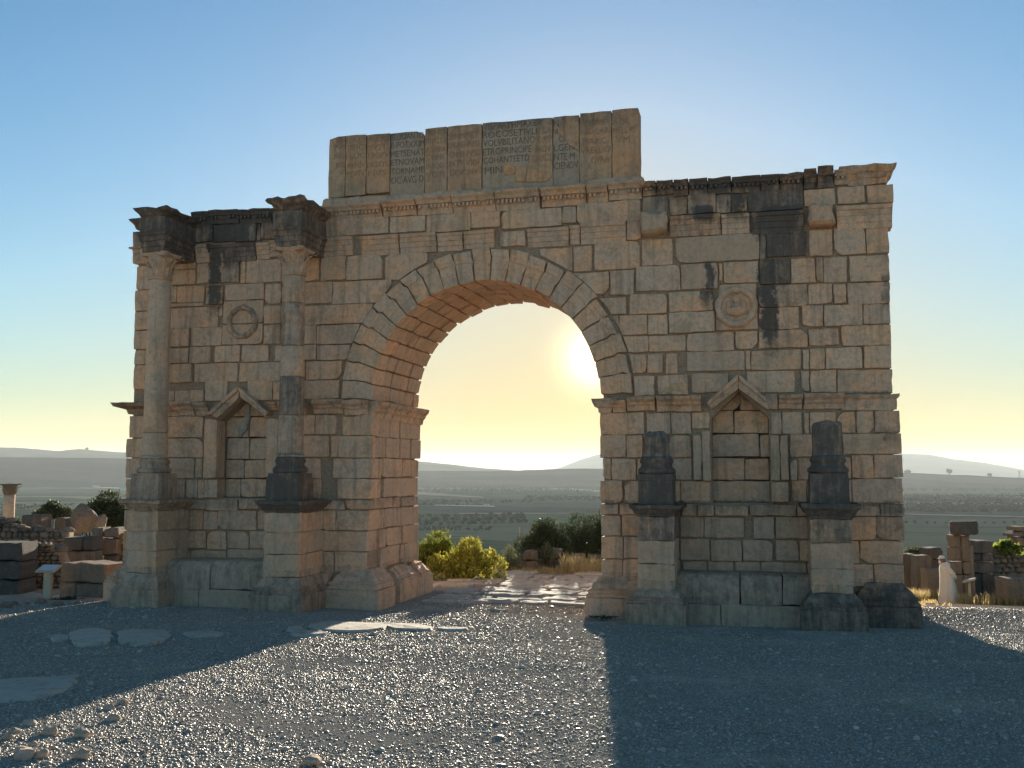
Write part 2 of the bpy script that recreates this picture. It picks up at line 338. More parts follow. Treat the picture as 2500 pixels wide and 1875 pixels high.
# ------------------------------------------------------------------ stone pieces
def resample(pts, step, jit, seed, rc=.07):
    out = []; n = len(pts)
    for i in range(n):
        a, b = Vector(pts[i]), Vector(pts[(i + 1) % n]); L = (b - a).length
        k = max(2, min(7, int(L / step) + 1))
        for j in range(k): out.append((a.lerp(b, j / k), j == 0))
    m = len(out); res = []
    for i in range(m):
        p, corner = out[i]
        if corner:
            q = (out[i - 1][0] + out[(i + 1) % m][0]) / 2; p = p.lerp(q, rc * random.uniform(.3, 1.5))
        res.append(Vector((p.x + jit * 1.6 * n2(p.x * 5 + seed, p.y * 5, seed), p.y + jit * 1.6 * n2(p.y * 5, p.x * 5 + seed, seed + 9))))
    return res
def stone_poly(name, pts, frame, dep, parent, mat, dark=0., grey=0., ch=.012, jit=.014, bump=.016, step=.16, push=None, rc=.07):
    """one squared or broken stone: worn outline, chipped arris, slightly dished face. frame(u, v, w) -> xyz, w grows into the wall"""
    seed = random.uniform(0, 90)
    ol = resample(pts, step, jit, seed, rc)
    if jit > .005 and len(pts) == 4:                                  # now and then a corner has broken away
        cc = sum(ol, Vector((0, 0))) / len(ol)
        for q in pts:
            if random.random() < .07:
                rad = random.uniform(.04, .14)
                for p in ol:
                    dq = (p - Vector(q)).length
                    if dq < rad: p += (cc - p).normalized() * (rad - dq) * random.uniform(.5, .9)
    if push: ol = [Vector(push(p)) for p in ol]
    c = sum(ol, Vector((0, 0))) / len(ol); n = len(ol)
    o3 = Vector(frame(c.x, c.y, 0)); vs = []
    def ring(k, w, inset=0., wob=0.):
        for p in ol:
            d = p - c; L = max(d.length, 1e-4)
            q = c + d * (k * max(.2, (L - inset) / L)); vs.append(Vector(frame(q.x, q.y, w + wob * n2(q.x * 3 + seed, q.y * 3, seed))) - o3)
    ring(1, dep); ring(1, ch * random.uniform(.8, 1.6), 0, ch * .8); ring(1, 0, ch * 1.1, bump * .8); ring(.55, -bump * random.uniform(-.3, .8), 0, bump * 1.6)
    vs.append(Vector(frame(c.x, c.y, -bump * random.uniform(-.2, .6))) - o3)
    fs = [tuple(range(n))]
    for r_ in range(3):
        for i in range(n):
            j = (i + 1) % n; fs.append((r_ * n + i, r_ * n + j, (r_ + 1) * n + j, (r_ + 1) * n + i))
    for i in range(n): fs.append((3 * n + i, 3 * n + (i + 1) % n, 4 * n))
    o = meshobj(name, vs, fs, mat, parent, o3)
    o['dark'] = float(dark); o['grey'] = float(grey)
    return o
def FY(y): return lambda u, v, w: (u, y + w, v)
def FXp(x): return lambda u, v, w: (x - w, u, v)      # face looking to +x
def FXm(x): return lambda u, v, w: (x + w, u, v)      # face looking to -x
def FZ(z=0): return lambda u, v, w: (u, v, hgt(u, v) + z - w)
def quad(x0, x1, z0, z1): return [(x0, z0), (x1, z0), (x1, z1), (x0, z1)]
def rough(bm, cut, amp, sc, seed=0.):
    """subdivide the long edges of a bmesh and wear it with noise (mesh still at world position)"""
    for _ in range(3):
        es = [e for e in bm.edges if e.calc_length() > cut]
        if not es: break
        bmesh.ops.subdivide_edges(bm, edges=es, cuts=1, use_grid_fill=True)
    bmesh.ops.triangulate(bm, faces=[f for f in bm.faces if len(f.verts) > 4])
    for v in bm.verts:
        p = v.co * sc + Vector((seed, seed, seed)); v.co += noise.noise_vector(p) * amp + noise.noise_vector(p * 3.1) * amp * .4
def finish(name, bm, mat, parent, dark=0., grey=0., smooth=False):
    c = sum((v.co for v in bm.verts), Vector()) / len(bm.verts)
    for v in bm.verts: v.co -= c
    o = bmobj(name, bm, mat, parent, c, smooth); o['dark'] = float(dark); o['grey'] = float(grey); return o
def stack_block(name, x0, x1, y0, y1, layers, mat, parent, dark=0., grey=0., amp=.012, cut=.22, back=False):
    """rectangular piece with a moulded outline: layers = [(z, outset)...]; the back (y1) stays straight unless back"""
    bm = bmesh.new(); rings = []
    for z, o in layers:
        rings.append([bm.verts.new(p) for p in ((x0 - o, y0 - o, z), (x1 + o, y0 - o, z), (x1 + o, y1 + (o if back else 0), z), (x0 - o, y1 + (o if back else 0), z))])
    for a, b in zip(rings, rings[1:]):
        for i in range(4): bm.faces.new((a[i], a[(i + 1) % 4], b[(i + 1) % 4], b[i]))
    bm.faces.new(rings[0]); bm.faces.new(rings[-1])
    rough(bm, cut, amp, 3.2, random.uniform(0, 50))
    return finish(name, bm, mat, parent, dark, grey)
def profile_block(name, a0, a1, prof, along, mat, parent, dark=0., grey=0., amp=.008, cut=.3, dent=None, rot=0.):
    """moulding: closed profile [(out, z)...] swept from a0 to a1; along(a, out, z) -> xyz. dent=(a-step, out, z0, z1) adds dentils"""
    bm = bmesh.new()
    k0 = [bm.verts.new(along(a0 + .02 * n2(z * 9, o_ * 9, a0), o_, z)) for o_, z in prof]
    k1 = [bm.verts.new(along(a1 + .02 * n2(z * 9, o_ * 9, a1), o_, z)) for o_, z in prof]
    n = len(prof)
    for i in range(n): bm.faces.new((k0[i], k0[(i + 1) % n], k1[(i + 1) % n], k1[i]))
    bmesh.ops.triangulate(bm, faces=[bm.faces.new(k0), bm.faces.new(k1)])
    rough(bm, cut, amp, 3.0, random.uniform(0, 50))
    if dent:
        st, o1, o2, z0, z1 = dent; a = a0 + .05
        while a + st * .6 < a1:
            if random.random() > .12:
                vs = [bm.verts.new(along(aa, oo, zz)) for zz in (z0, z1) for aa, oo in ((a, o1), (a + st * .58, o1), (a + st * .58, o2), (a, o2))]
                for f in ((0, 1, 2, 3), (4, 5, 6, 7), (0, 1, 5, 4), (1, 2, 6, 5), (2, 3, 7, 6), (3, 0, 4, 7)): bm.faces.new([vs[q] for q in f])
            a += st
    return finish(name, bm, mat, parent, dark, grey)
def lathe(name, cx, cy, prof, seg, mat, parent, dark=0., grey=0., amp=.006, flute=0, fl_z=(0, 0), fl_d=.02, ragged=0., smooth=True):
    bm = bmesh.new(); rs = []; sd = random.uniform(0, 40)
    for r_, z in prof:
        row = []
        for i in range(seg):
            a = 2 * math.pi * i / seg; rr = r_
            if flute and fl_z[0] <= z <= fl_z[1]: rr -= fl_d * abs(math.cos(a * flute / 2)) ** 1.5
            x, y = cx + rr * math.cos(a), cy + rr * math.sin(a)
            zz = z + (ragged * n2(x * 4, y * 4, sd) * 2 if ragged and (r_, z) in prof[-3:] else 0)
            v = Vector((x, y, zz)); v += noise.noise_vector(v * 4 + Vector((sd, 0, 0))) * amp
            row.append(bm.verts.new(v))
        rs.append(row)
    for a, b in zip(rs, rs[1:]):
        for i in range(seg): bm.faces.new((a[i], a[(i + 1) % seg], b[(i + 1) % seg], b[i]))
    bm.faces.new(rs[0]); bm.faces.new(rs[-1])
    return finish(name, bm, mat, parent, dark, grey, smooth)
# ------------------------------------------------------------------ ground sheet
FH = Vector((-math.sin(TH), math.cos(TH), 0))
def ground_z(x, y):
    d = (x - CAM.x) * FH.x + (y - CAM.y) * FH.y
    if d < -15: y = CAM.y; x = max(-30, min(30, x))
    h = hgt(max(-40, min(40, x)), max(-40, min(40, y)))
    r_ = math.hypot(x - CAM.x, y - CAM.y)
    h += .025 * n2(x, y, 0, .5) + .012 * n2(x, y, 3, 1.7)
    if d > 37 or r_ > 60:
        e = max(d - 37, r_ - 60, 0); h -= 56 * (1 - math.exp(-(e / 140) ** 1.25))
        h += 3.0 * n2(x, y, 0, .0012) * sst(400, 2500, r_) + 1.2 * n2(x, y, 5, .006) * sst(80, 300, r_)
    return h
def make_ground():
    angs = [];  a = -180.
    while a < 180:
        angs.append(a); a += .5 if abs(a) < 38 else (2 if abs(a) < 60 else 6)
    rad = [2.0]
    while rad[-1] < 24000: rad.append(rad[-1] + max(.22, rad[-1] * .042))
    vs = [Vector((CAM.x, CAM.y, ground_z(CAM.x, CAM.y)))]; far = []
    for r_ in rad:
        for a in angs:
            t = TH + R(-a); x, y = CAM.x - math.sin(t) * r_, CAM.y + math.cos(t) * r_
            vs.append(Vector((x, y, ground_z(x, y))))
    n = len(angs); fs = []; mi = []
    for j in range(n): fs.append((0, 1 + j, 1 + (j + 1) % n)); mi.append(0)
    for i in range(len(rad) - 1):
        for j in range(n):
            k = (j + 1) % n; fs.append((1 + i * n + j, 1 + (i + 1) * n + j, 1 + (i + 1) * n + k, 1 + i * n + k)); mi.append(1 if rad[i] > 90 else 0)
    o = meshobj('ground', vs, fs, M['gravel'], smooth=True); o.data.materials.append(M['fields'])
    o.data.polygons.foreach_set('material_index', mi)
    if o.data.polygons[5000].normal.z < 0: o.data.flip_normals()
    return kind(o, 'structure')
ground = make_ground()
def ridge(name, sky_pts, D, w, mat, z0=-56):
    """a range of hills D metres away, its crest following a skyline"""
    bm = bmesh.new(); cols = []
    xs = [p[0] for p in sky_pts]; ys = [p[1] for p in sky_pts]
    for k in range(241):
        px = xs[0] + (xs[-1] - xs[0]) * k / 240; py = float(np.interp(px, xs, ys)); py += 1.4 * n2(px, 0, D, .012) + .7 * n2(px, 4, D, .05)
        c = at_depth(px, py, D); col = []
        h = Vector((c.x - CAM.x, c.y - CAM.y, 0)).normalized()
        for f, q in ((-1.6, 0), (-1.0, .12), (-.6, .42), (-.3, .76), (0, 1), (.5, .7), (1.5, 0)):
            p = Vector((c.x, c.y, 0)) + h * (f * w); z = z0 - 6 + (c.z - z0 + 6) * q
            if 0 < q < 1: z += (c.z - z0) * .10 * n2(p.x, p.y, 0, .0016) * (1 if f < 0 else 0)
            col.append(bm.verts.new((p.x, p.y, z)))
        cols.append(col)
    for a, b in zip(cols, cols[1:]):
        for i in range(len(a) - 1): bm.faces.new((a[i], b[i], b[i + 1], a[i + 1]))
    return kind(bmobj(name, bm, mat, smooth=True), 'structure')
ridge('hills', [(-900, 1112), (0, 1116), (300, 1119), (700, 1135), (1012, 1149), (1200, 1150), (1400, 1144), (1700, 1147), (2205, 1154), (2500, 1166), (3400, 1160)], 5200, 900, M['hill'])
ridge('hills', [(-900, 1085), (0, 1092), (60, 1094), (140, 1101), (190, 1096), (300, 1104), (600, 1114), (900, 1120), (1012, 1126), (1100, 1133), (1180, 1143), (1300, 1152), (1600, 1168)], 8200, 1300, M['hill'])
ridge('hills', [(1240, 1170), (1370, 1140), (1420, 1121), (1466, 1108), (1600, 1098), (1800, 1096), (2000, 1100), (2205, 1107), (2270, 1110), (2330, 1121), (2405, 1130), (2500, 1147), (2700, 1164)], 13500, 1800, M['hill'])
# ------------------------------------------------------------------ paving
def thin_rock_group(): pass
paving = kind(empty('paving', (-3, 4, 0)), 'structure')
inv = Matrix.Translation((3, -4, 0))
def flag(pts, z=.05, ch=.03):
    o = stone_poly('paving_stone', pts, FZ(z), .16, None, M['flag'], ch=ch, jit=.05, bump=.02, step=.3, rc=.5)
    o.parent = paving; o.matrix_parent_inverse = inv; return o
y = 0.9
while y < 9.3:
    dy = random.uniform(.42, .8); x = (-5.2 if y < 4 else -6.4) + random.uniform(0, .5)
    while x < (-.5 if y < 4 else .8):
        dx = random.uniform(.55, 1.45); p = .62 if y < 1.8 else .08
        if random.random() > p and not (y < 2.2 and x > -1.4):
            s = random.uniform(-.05, .05)
            flag([(x + .03, y + s), (x + dx - .03, y - s), (x + dx - .04 + s, y + dy - .05), (x + .02 - s, y + dy - .04)], random.uniform(.035, .085))
        x += dx
    y += dy
for poly in ([(742, 1532), (800, 1521), (900, 1524), (960, 1529), (930, 1541), (850, 1545), (780, 1541)], [(905, 1523), (1010, 1527), (1062, 1534), (1050, 1542), (960, 1538)],
             [(705, 1546), (790, 1545), (806, 1552), (760, 1556), (712, 1553)], [(1066, 1535), (1140, 1537), (1136, 1541), (1075, 1541)], [(700, 1535), (738, 1533), (740, 1543), (704, 1545)],
             [(172, 1544), (240, 1538), (268, 1545), (272, 1574), (190, 1580), (170, 1565)], [(285, 1545), (330, 1541), (405, 1543), (425, 1552), (380, 1578), (290, 1576)],
             [(118, 1556), (165, 1552), (166, 1568), (124, 1570)], [(430, 1548), (520, 1545), (560, 1552), (470, 1560)],
             [(-60, 1672), (90, 1662), (206, 1652), (190, 1664), (170, 1692), (90, 1716), (-60, 1724)],
             [(1190, 1490), (1240, 1491), (1238, 1494), (1192, 1493)], [(1080, 1465), (1160, 1467), (1220, 1472), (1130, 1476), (1085, 1471)], [(1320, 1461), (1390, 1462), (1388, 1470), (1322, 1469)]):
    q = [onG(*p) for p in poly]; flag([(p.x, p.y) for p in q], .045)
# ------------------------------------------------------------------ gravel
def pebbles():
    o6 = np.array([(1, 0, 0), (0, 1, 0), (-1, 0, 0), (0, -1, 0), (0, 0, 1), (0, 0, -1)], float)
    f6 = np.array([(0, 1, 4), (1, 2, 4), (2, 3, 4), (3, 0, 4), (1, 0, 5), (2, 1, 5), (3, 2, 5), (0, 3, 5)])
    bm = bmesh.new(); bmesh.ops.create_icosphere(bm, subdivisions=1, radius=1); o12 = np.array([v.co[:] for v in bm.verts]); f12 = np.array([[v.index for v in f.verts] for f in bm.faces]); bm.free()
    VV, FF, SH = [], [], []; base = 0
    gx0, gy0, gs, gn = -24.0, -26.0, .25, 200
    GZ = np.array([[ground_z(gx0 + i * gs, gy0 + j * gs) for j in range(gn)] for i in range(gn)]); GP = np.array([[n2(gx0 + i * gs, gy0 + j * gs, 2, .35) + .5 * n2(gx0 + i * gs, gy0 + j * gs, 7, 1.1) for j in range(gn)] for i in range(gn)])
    def samp(A, X, Y):
        u = np.clip((X - gx0) / gs, 0, gn - 1.001); v = np.clip((Y - gy0) / gs, 0, gn - 1.001); i = u.astype(int); j = v.astype(int); u = u - i; v = v - j
        return A[i, j] * (1 - u) * (1 - v) + A[i + 1, j] * u * (1 - v) + A[i, j + 1] * (1 - u) * v + A[i + 1, j + 1] * u * v
    for (ov, of, n, dlo, dhi, slo, shi, pw) in ((o6, f6, 165000, 6.0, 27, .0045, .012, 1.0), (o12, f12, 20000, 6.0, 26, .007, .016, 1.0), (o12, f12, 700, 6, 26, .016, .034, 1.0)):
        u = rng.random(n); d = dlo * (dhi / dlo) ** (u ** .9)
        lat = (rng.random(n) * 2 - 1) * (.56 * d + .8)
        X = CAM.x + FH.x * d + RT.x * lat; Y = CAM.y + FH.y * d + RT.y * lat
        pat = samp(GP, X, Y)
        keep = (rng.random(n) < np.clip((pat + .78) / .6, .22, 1)) & ~((Y > -1.2) & (X > -12.6) & (X < -5.4)) & ~((Y > -1.2) & (X > -.5) & (X < 7.2)) & ~((Y > 3) & (X < 1))
        X, Y, d = X[keep], Y[keep], d[keep]; n = len(X)
        Z = samp(GZ, X, Y)
        s = (slo + (shi - slo) * rng.random(n) ** 2) * (0.8 + d / 20)
        k = len(ov); v = np.repeat(ov[None], n, 0) * (1 + .5 * (rng.random((n, k, 1)) - .5)) + .35 * (rng.random((n, k, 3)) - .5)
        v *= s[:, None, None] * np.stack([.8 + .6 * rng.random(n), .8 + .6 * rng.random(n), .42 + .42 * rng.random(n)], 1)[:, None, :]
        a = rng.random(n) * 6.283; ca, sa = np.cos(a)[:, None], np.sin(a)[:, None]
        x = v[..., 0] * ca - v[..., 1] * sa + X[:, None]; y_ = v[..., 0] * sa + v[..., 1] * ca + Y[:, None]; z = v[..., 2] + (Z + s * .18)[:, None]
        VV.append(np.stack([x, y_, z], -1).reshape(-1, 3)); FF.append((of[None] + (np.arange(n) * k)[:, None, None] + base).reshape(-1, 3)); base += n * k
        SH.append(np.repeat(rng.random(n), k))
    vv, ff, sh = np.concatenate(VV), np.concatenate(FF), np.concatenate(SH)
    me = bpy.data.meshes.new('gravel'); me.vertices.add(len(vv)); me.vertices.foreach_set('co', vv.ravel())
    me.loops.add(ff.size); me.loops.foreach_set('vertex_index', ff.ravel().astype(np.int32)); me.polygons.add(len(ff)); me.polygons.foreach_set('loop_start', np.arange(0, ff.size, 3, dtype=np.int32))
    at = me.attributes.new('shade', 'FLOAT', 'POINT'); at.data.foreach_set('value', sh.astype(np.float32)); me.update(); me.validate()
    me.materials.append(M['pebble']); o = link(bpy.data.objects.new('gravel', me)); return kind(o, 'stuff')
gravel = pebbles(); gravel['label'] = 'grey limestone gravel covering the ground before the arch'
# loose stones by the edge of the shadow
def rock(name, p, sx, sy, sz, mat, rz=None, parent=None, sub=2, amp=.32):
    bm = bmesh.new(); bmesh.ops.create_icosphere(bm, subdivisions=sub, radius=1); sd = random.uniform(0, 60)
    for v in bm.verts:
        v.co *= 1 + amp * n2(v.co.x + sd, v.co.y, v.co.z, 1.3) + amp * .5 * n2(v.co.x, v.co.y + sd, v.co.z, 2.9)
        v.co = Vector((v.co.x * sx, v.co.y * sy, max(-.55, v.co.z) * sz))
    o = bmobj(name, bm, mat, parent, p); o.rotation_euler = (random.uniform(-.1, .1), random.uniform(-.1, .1), random.uniform(0, 6) if rz is None else rz); o['dark'] = 0.; o['grey'] = .8
    return o
M['loose'] = limestone('loose_stone', [(0, (.40, .37, .31)), (1, (.50, .46, .39))], streaks=False, bumpk=.5)
for (px, py, w) in ((120, 1795, 46), (55, 1842, 50), (200, 1800, 50), (80, 1822, 26), (35, 1792, 30), (265, 1735, 34), (300, 1722, 32), (72, 1772, 40), (62, 1850, 60), (200, 1852, 46), (240, 1750, 18), (275, 1762, 42), (145, 1756, 22), (20, 1806, 28), (1005, 1583, 20), (1140, 1585, 12), (760, 1866, 60), (100, 1848, 42)):
    p = onG(px, py); dd = (p - CAM).dot(FW); s = w / FPX * dd / 2
    o = rock('loose_stone', p + Vector((0, 0, s * .22)), s, s * .8, s * random.uniform(.5, .75), M['loose'])
    if px < 320: tag(o, 'rounded pale loose stone among gravel near the end of the long shadow edge', 'stone', 'loose stones at the shadow edge')
    else: tag(o, {1005: 'small pale stone on gravel below the sunlit paving strip', 1140: 'tiny pale stone on gravel right of the sunlit paving strip end', 760: 'flat half-buried stone in the open sunlit gravel'}[px], 'stone')
# ================================================================== the triumphal arch
XC, ZS, RI, RO, TK = -2.95, 5.28, 2.95, 3.74, 3.62        # arch centre, springing, radii, wall thickness
XL, XR = -12.95, 6.68
arch = tag(empty('triumphal_arch', (-3.1, 1.8, 0)), 'ruined Roman triumphal arch of tan limestone blocks with inscribed attic', 'arch')
def part(name):
    e = empty(name, (0, 0, 0), arch); e.matrix_parent_inverse = Matrix.Translation((3.1, -1.8, 0)); return e
P_L, P_R, P_V, P_E, P_A = part('pier'), part('pier'), part('vault'), part('entablature'), part('attic')
P_L['label'] = 'pier with two whole grey columns before its niche'; P_R['label'] = 'pier with two broken column stubs before its niche'
st = M['stone']
def push_arc(p, z0=-9, z1=99):
    """keep a wall block clear of the voussoir ring, within its own course"""
    q = RO + .045; d = Vector((p[0] - XC, p[1] - ZS))
    if d.y > -.2 and d.length < q:
        s_ = 1 if d.x > 0 else -1; z = min(max(p[1], z0), z1)
        return (XC + s_ * math.sqrt(max(q * q - (z - ZS) ** 2, .0)), z)
    return p
def wall_rows(Zm, rows, parent, y=0.0, name='wall_block', dep=.42, mat=None, push=None, **kw):
    out = []
    for b in rows:
        x0, x1, z0, z1 = rect(Zm, b, y)
        dk = b[4] if len(b) > 4 else random.choice((0, 0, .12, .22)); gy = b[5] if len(b) > 5 else random.choice((0, 0, .1, .25))
        de = b[6] if len(b) > 6 else dep; off = b[7] if len(b) > 7 else random.uniform(-.035, .022)
        o = stone_poly(name, quad(x0 + .002, x1 - .002, z0 + .002, z1 - .002), FY(y + off), de, parent, mat or st, dk, gy, push=(lambda p, a=z0, b_=z1: push(p, a, b_)) if push else None, **kw); out.append(o)
    return out
# ---- right pier, upper wall (rows read from the photograph, course by course)
wall_rows(ZE, [(435, 630, 528, 695, 0, 0), (650, 1182, 505, 672, .18, .8), (1184, 1220, 500, 665, .6), (1222, 1478, 490, 640, .75), (1495, 1645, 470, 637, .2), (1658, 1857, 458, 628, .1), (1860, 2005, 450, 620, .1, .1, .9)], P_R)
wall_rows(ZE, [(397, 678, 698, 858), (683, 915, 684, 848, .3, .6), (925, 948, 680, 818), (955, 1175, 674, 808, .1, .3), (1182, 1375, 655, 815, .7), (1380, 1538, 650, 808, .2), (1541, 1585, 645, 800), (1588, 1740, 640, 803), (1755, 2008, 635, 800, .05, .1, .6)], P_R)
wall_rows(ZE, [(70, 335, 905, 1010, 0, .4), (357, 592, 878, 1005, 0, 0), (605, 887, 862, 990, .2, 0), (1172, 1487, 822, 962, .5), (1490, 1648, 812, 942, .1, 0), (1655, 1733, 815, 938), (1740, 2012, 806, 942, .2, 0, .8)], P_R, push=push_arc)
wall_rows(ZE, [(175, 285, 1015, 1138), (288, 470, 1010, 1138), (473, 598, 1008, 1135), (607, 900, 993, 1122, .25), (905, 1170, 990, 1105), (1180, 1435, 963, 1103, .3), (1450, 1585, 950, 1088), (1590, 1837, 945, 1082), (1840, 2015, 940, 1068, .3, 0, .5)], P_R, push=push_arc)
wall_rows(ZE, [(215, 475, 1148, 1250), (478, 715, 1142, 1242), (722, 1020, 1124, 1242, 0, .3), (1030, 1170, 1115, 1228), (1178, 1490, 1110, 1222, .05, 0), (1495, 1685, 1100, 1205, 0, 0), (1700, 2018, 1076, 1207, 0, 0, 1.1)], P_R, push=push_arc)
wall_rows(ZE, [(290, 465, 1262, 1382), (470, 565, 1258, 1382), (585, 660, 1255, 1385), (720, 1088, 1242, 1367, 0, .5), (1092, 1124, 1235, 1362), (1128, 1450, 1234, 1360, .35, .2), (1455, 1498, 1230, 1358), (1500, 1597, 1225, 1357), (1602, 1838, 1218, 1355), (1845, 2022, 1210, 1350, .1, .1, .7)], P_R, push=push_arc)
wall_rows(ZE, [(310, 515, 1400, 1530), (535, 728, 1395, 1520), (750, 985, 1382, 1505, 0, .5), (1100, 1405, 1367, 1505, .3, .3), (1445, 1500, 1366, 1500), (1503, 1670, 1362, 1505), (1675, 2028, 1358, 1507, .05, .1, 1.2)], P_R, push=push_arc)
wall_rows(ZE, [(-70, 228, 745, 882), (232, 385, 727, 882)], P_R, push=push_arc)
wall_rows(ZE, [(-216, -8, 585, 735), (0, 118, 572, 735), (130, 420, 545, 722, 0, 0)], P_R, push=push_arc)
wall_rows(ZE, [(925, 1160, 812, 985, 0, .3)], P_R)
# right pier, lower wall
wall_rows(ZF, [(160, 425, 264, 395, 0, .1, .9), (440, 583, 266, 395), (587, 705, 266, 393), (708, 815, 262, 360), (1185, 1250, 260, 395, 0, .4), (1253, 1370, 260, 392, 0, .4), (1385, 1416, 260, 390), (1420, 1575, 260, 385), (1578, 1690, 258, 385), (1700, 1805, 253, 388), (1808, 1960, 251, 383, .4, .2, .7)], P_R)
wall_rows(ZF, [(158, 315, 398, 535, 0, .2, .6), (320, 415, 400, 535), (420, 570, 400, 535), (575, 705, 398, 535), (1300, 1450, 392, 530), (1455, 1610, 392, 520), (1618, 1970, 389, 513, .25, .4, 1.1)], P_R)
wall_rows(ZF, [(178, 226, 540, 668, 0, .2, .5), (229, 378, 540, 668), (382, 570, 540, 668), (575, 710, 538, 668), (1345, 1430, 535, 668), (1435, 1665, 530, 660), (1668, 1800, 517, 658), (1803, 1978, 514, 655, .35, .2, .8)], P_R)
wall_rows(ZF, [(163, 295, 672, 803, 0, .1, .9), (308, 600, 672, 806), (610, 638, 675, 805), (642, 822, 675, 805), (1312, 1400, 672, 805), (1405, 1668, 664, 806), (1672, 1978, 660, 806, .3, .2, .6)], P_R)
wall_rows(ZF, [(162, 272, 812, 876, 0, .1, .6), (276, 400, 812, 876), (1660, 1838, 825, 884), (1842, 1985, 812, 886, .5, .2, .9), (402, 640, 815, 882)], P_R)
wall_rows(ZF, [(650, 740, 812, 885, .1, .5), (742, 846, 820, 885), (850, 1048, 822, 882, 0, .2), (1060, 1340, 815, 882, .1, .5), (1342, 1400, 815, 882)], P_R, y=-.06)
wall_rows(ZF, [(165, 286, 880, 1003, .05, .1, .8), (290, 620, 880, 1005, .05, .1), (640, 780, 888, 1014, .15, .5), (785, 1026, 892, 1015, .05, .4), (1082, 1205, 890, 1020, .1, .5), (1215, 1415, 888, 1020, .1, .5), (1420, 1658, 890, 1025), (1662, 1812, 890, 1027), (1814, 1985, 890, 1027, .5, .3, .7)], P_R)
wall_rows(ZF, [(165, 298, 1008, 1140, .05, .1, 1.0), (302, 630, 1010, 1140), (640, 820, 1020, 1150, .05, .5), (824, 1008, 1030, 1155, .1, .5), (1015, 1197, 1026, 1155, .05, .6), (1213, 1354, 1028, 1152, .1, .5), (1357, 1415, 1030, 1155), (1420, 1715, 1030, 1168), (1720, 1978, 1033, 1170, .15, .3, .6)], P_R)
wall_rows(ZF, [(170, 295, 1143, 1278, .05, .1, .5), (299, 630, 1145, 1278), (655, 800, 1158, 1230, .2, .6), (808, 960, 1158, 1232, .2, .6), (972, 1122, 1160, 1235, .2, .6), (1125, 1265, 1160, 1240, .2, .6), (1268, 1400, 1165, 1242, .2, .6), (1405, 1670, 1172, 1312), (1675, 1800, 1175, 1312), (1805, 1985, 1173, 1316, .2, .3, .9)], P_R)
# right niche: back wall, slabs beside it
wall_rows(ZF, [(832, 962, 252, 388, .1, .1), (966, 1172, 252, 388, .05, 0), (830, 1116, 392, 528, .05, .1), (1120, 1176, 395, 530), (835, 1026, 535, 668, 0, .2), (1030, 1176, 540, 668, 0, .2), (832, 1180, 674, 803, .05, .3), (836, 998, 130, 248), (1001, 1165, 130, 248)], P_R, y=.45, name='niche_block', dep=.3)
wall_rows(ZF, [(718, 768, 398, 670, 0, .5), (771, 822, 375, 672, 0, .5), (1185, 1240, 400, 672, 0, .4), (1243, 1290, 402, 670, 0, .5), (1304, 1345, 540, 675, 0, .4), (1186, 1292, 680, 805, 0, .4)], P_R, y=-.10, name='niche_jamb')
def gable(Zm, apo, api, lo, li, ro, ri, parent):
    for a, b, c, d in ((apo, api, li, lo), (apo, ro, ri, api)):
        q = [onY(*Zm(*p), -.16) for p in (a, b, c, d)]
        stone_poly('gable_beam', q, FY(-.16), .4, parent, st, .1, .5, jit=.008)
        cen = Vector((sum(p[0] for p in q) / 4, sum(p[1] for p in q) / 4))
        q2 = [q[0], tuple(Vector(q[0]).lerp(Vector(q[1] if c is li else q[3]), .4)), tuple(Vector(q[3] if c is li else q[1]).lerp(Vector(q[2]), .4)), q[3] if c is li else q[1]]
        stone_poly('gable_moulding', q2, FY(-.23), .2, parent, st, .1, .4, jit=.006, ch=.02)
gable(ZF, (990, 32), (990, 122), (800, 203), (826, 246), (1152, 172), (1172, 250), P_R)
gable(ZB, (945, 8), (955, 82), (742, 192), (800, 222), (1152, 186), (1128, 208), P_L)
# medallions
def ring_relief(name, cx, cz, r_, t, y, mat, parent, seg=28, amp=.02, dark=0.):
    bm = bmesh.new(); rows = []
    for i in range(seg):
        a = 2 * math.pi * i / seg; row = []
        for j in range(7):
            b = math.pi * j / 6; rr = r_ + t * math.cos(b) * (1 + .18 * math.sin(9 * a)); row.append(bm.verts.new((cx + rr * math.cos(a), y + .12 - (t * 1.1) * math.sin(b) - .12 * (0 < j < 6), cz + rr * math.sin(a))))
        rows.append(row)
    for i in range(seg):
        for j in range(6): bm.faces.new((rows[i][j], rows[(i + 1) % seg][j], rows[(i + 1) % seg][j + 1], rows[i][j + 1]))
    rough(bm, .5, amp, 5.0, 3.)
    return finish(name, bm, mat, parent, dark, .2, True)
mx, mz = onY(*ZE(1035, 960), -.05)
oc = [(mx + .99 * .50 * math.cos(a) * (1.0), mz + .53 * math.sin(a)) for a in [R(22.5 + 45 * k) for k in range(8)]]
stone_poly('medallion_slab', oc, FY(-.07), .4, P_R, st, 0, .1, rc=.1)
ring_relief('medallion_frame', mx, mz, .41, .085, -.09, st, P_R)
def lump(name, cx, cz, sx, sz, d, y, parent):
    bm = bmesh.new(); bmesh.ops.create_icosphere(bm, subdivisions=2, radius=1)
    for v in bm.verts: v.co = Vector((cx + v.co.x * sx, y + v.co.y * d, cz + v.co.z * sz)) + noise.noise_vector(v.co * 2.3) * .03
    return finish(name, bm, st, parent, 0, .1, True)
lump('bust_head', mx - .0, mz + .17, .095, .125, .13, -.08, P_R); lump('bust_shoulders', mx, mz - .11, .26, .14, .12, -.07, P_R); lump('bust_neck', mx, mz + .04, .06, .09, .055, -.08, P_R)
for s in (-1, 1): lump('bust_drapery', mx + s * .17, mz - .02, .06, .2, .10, -.07, P_R)
lx, lz = onY(*ZA(1171, 1118), -.03)
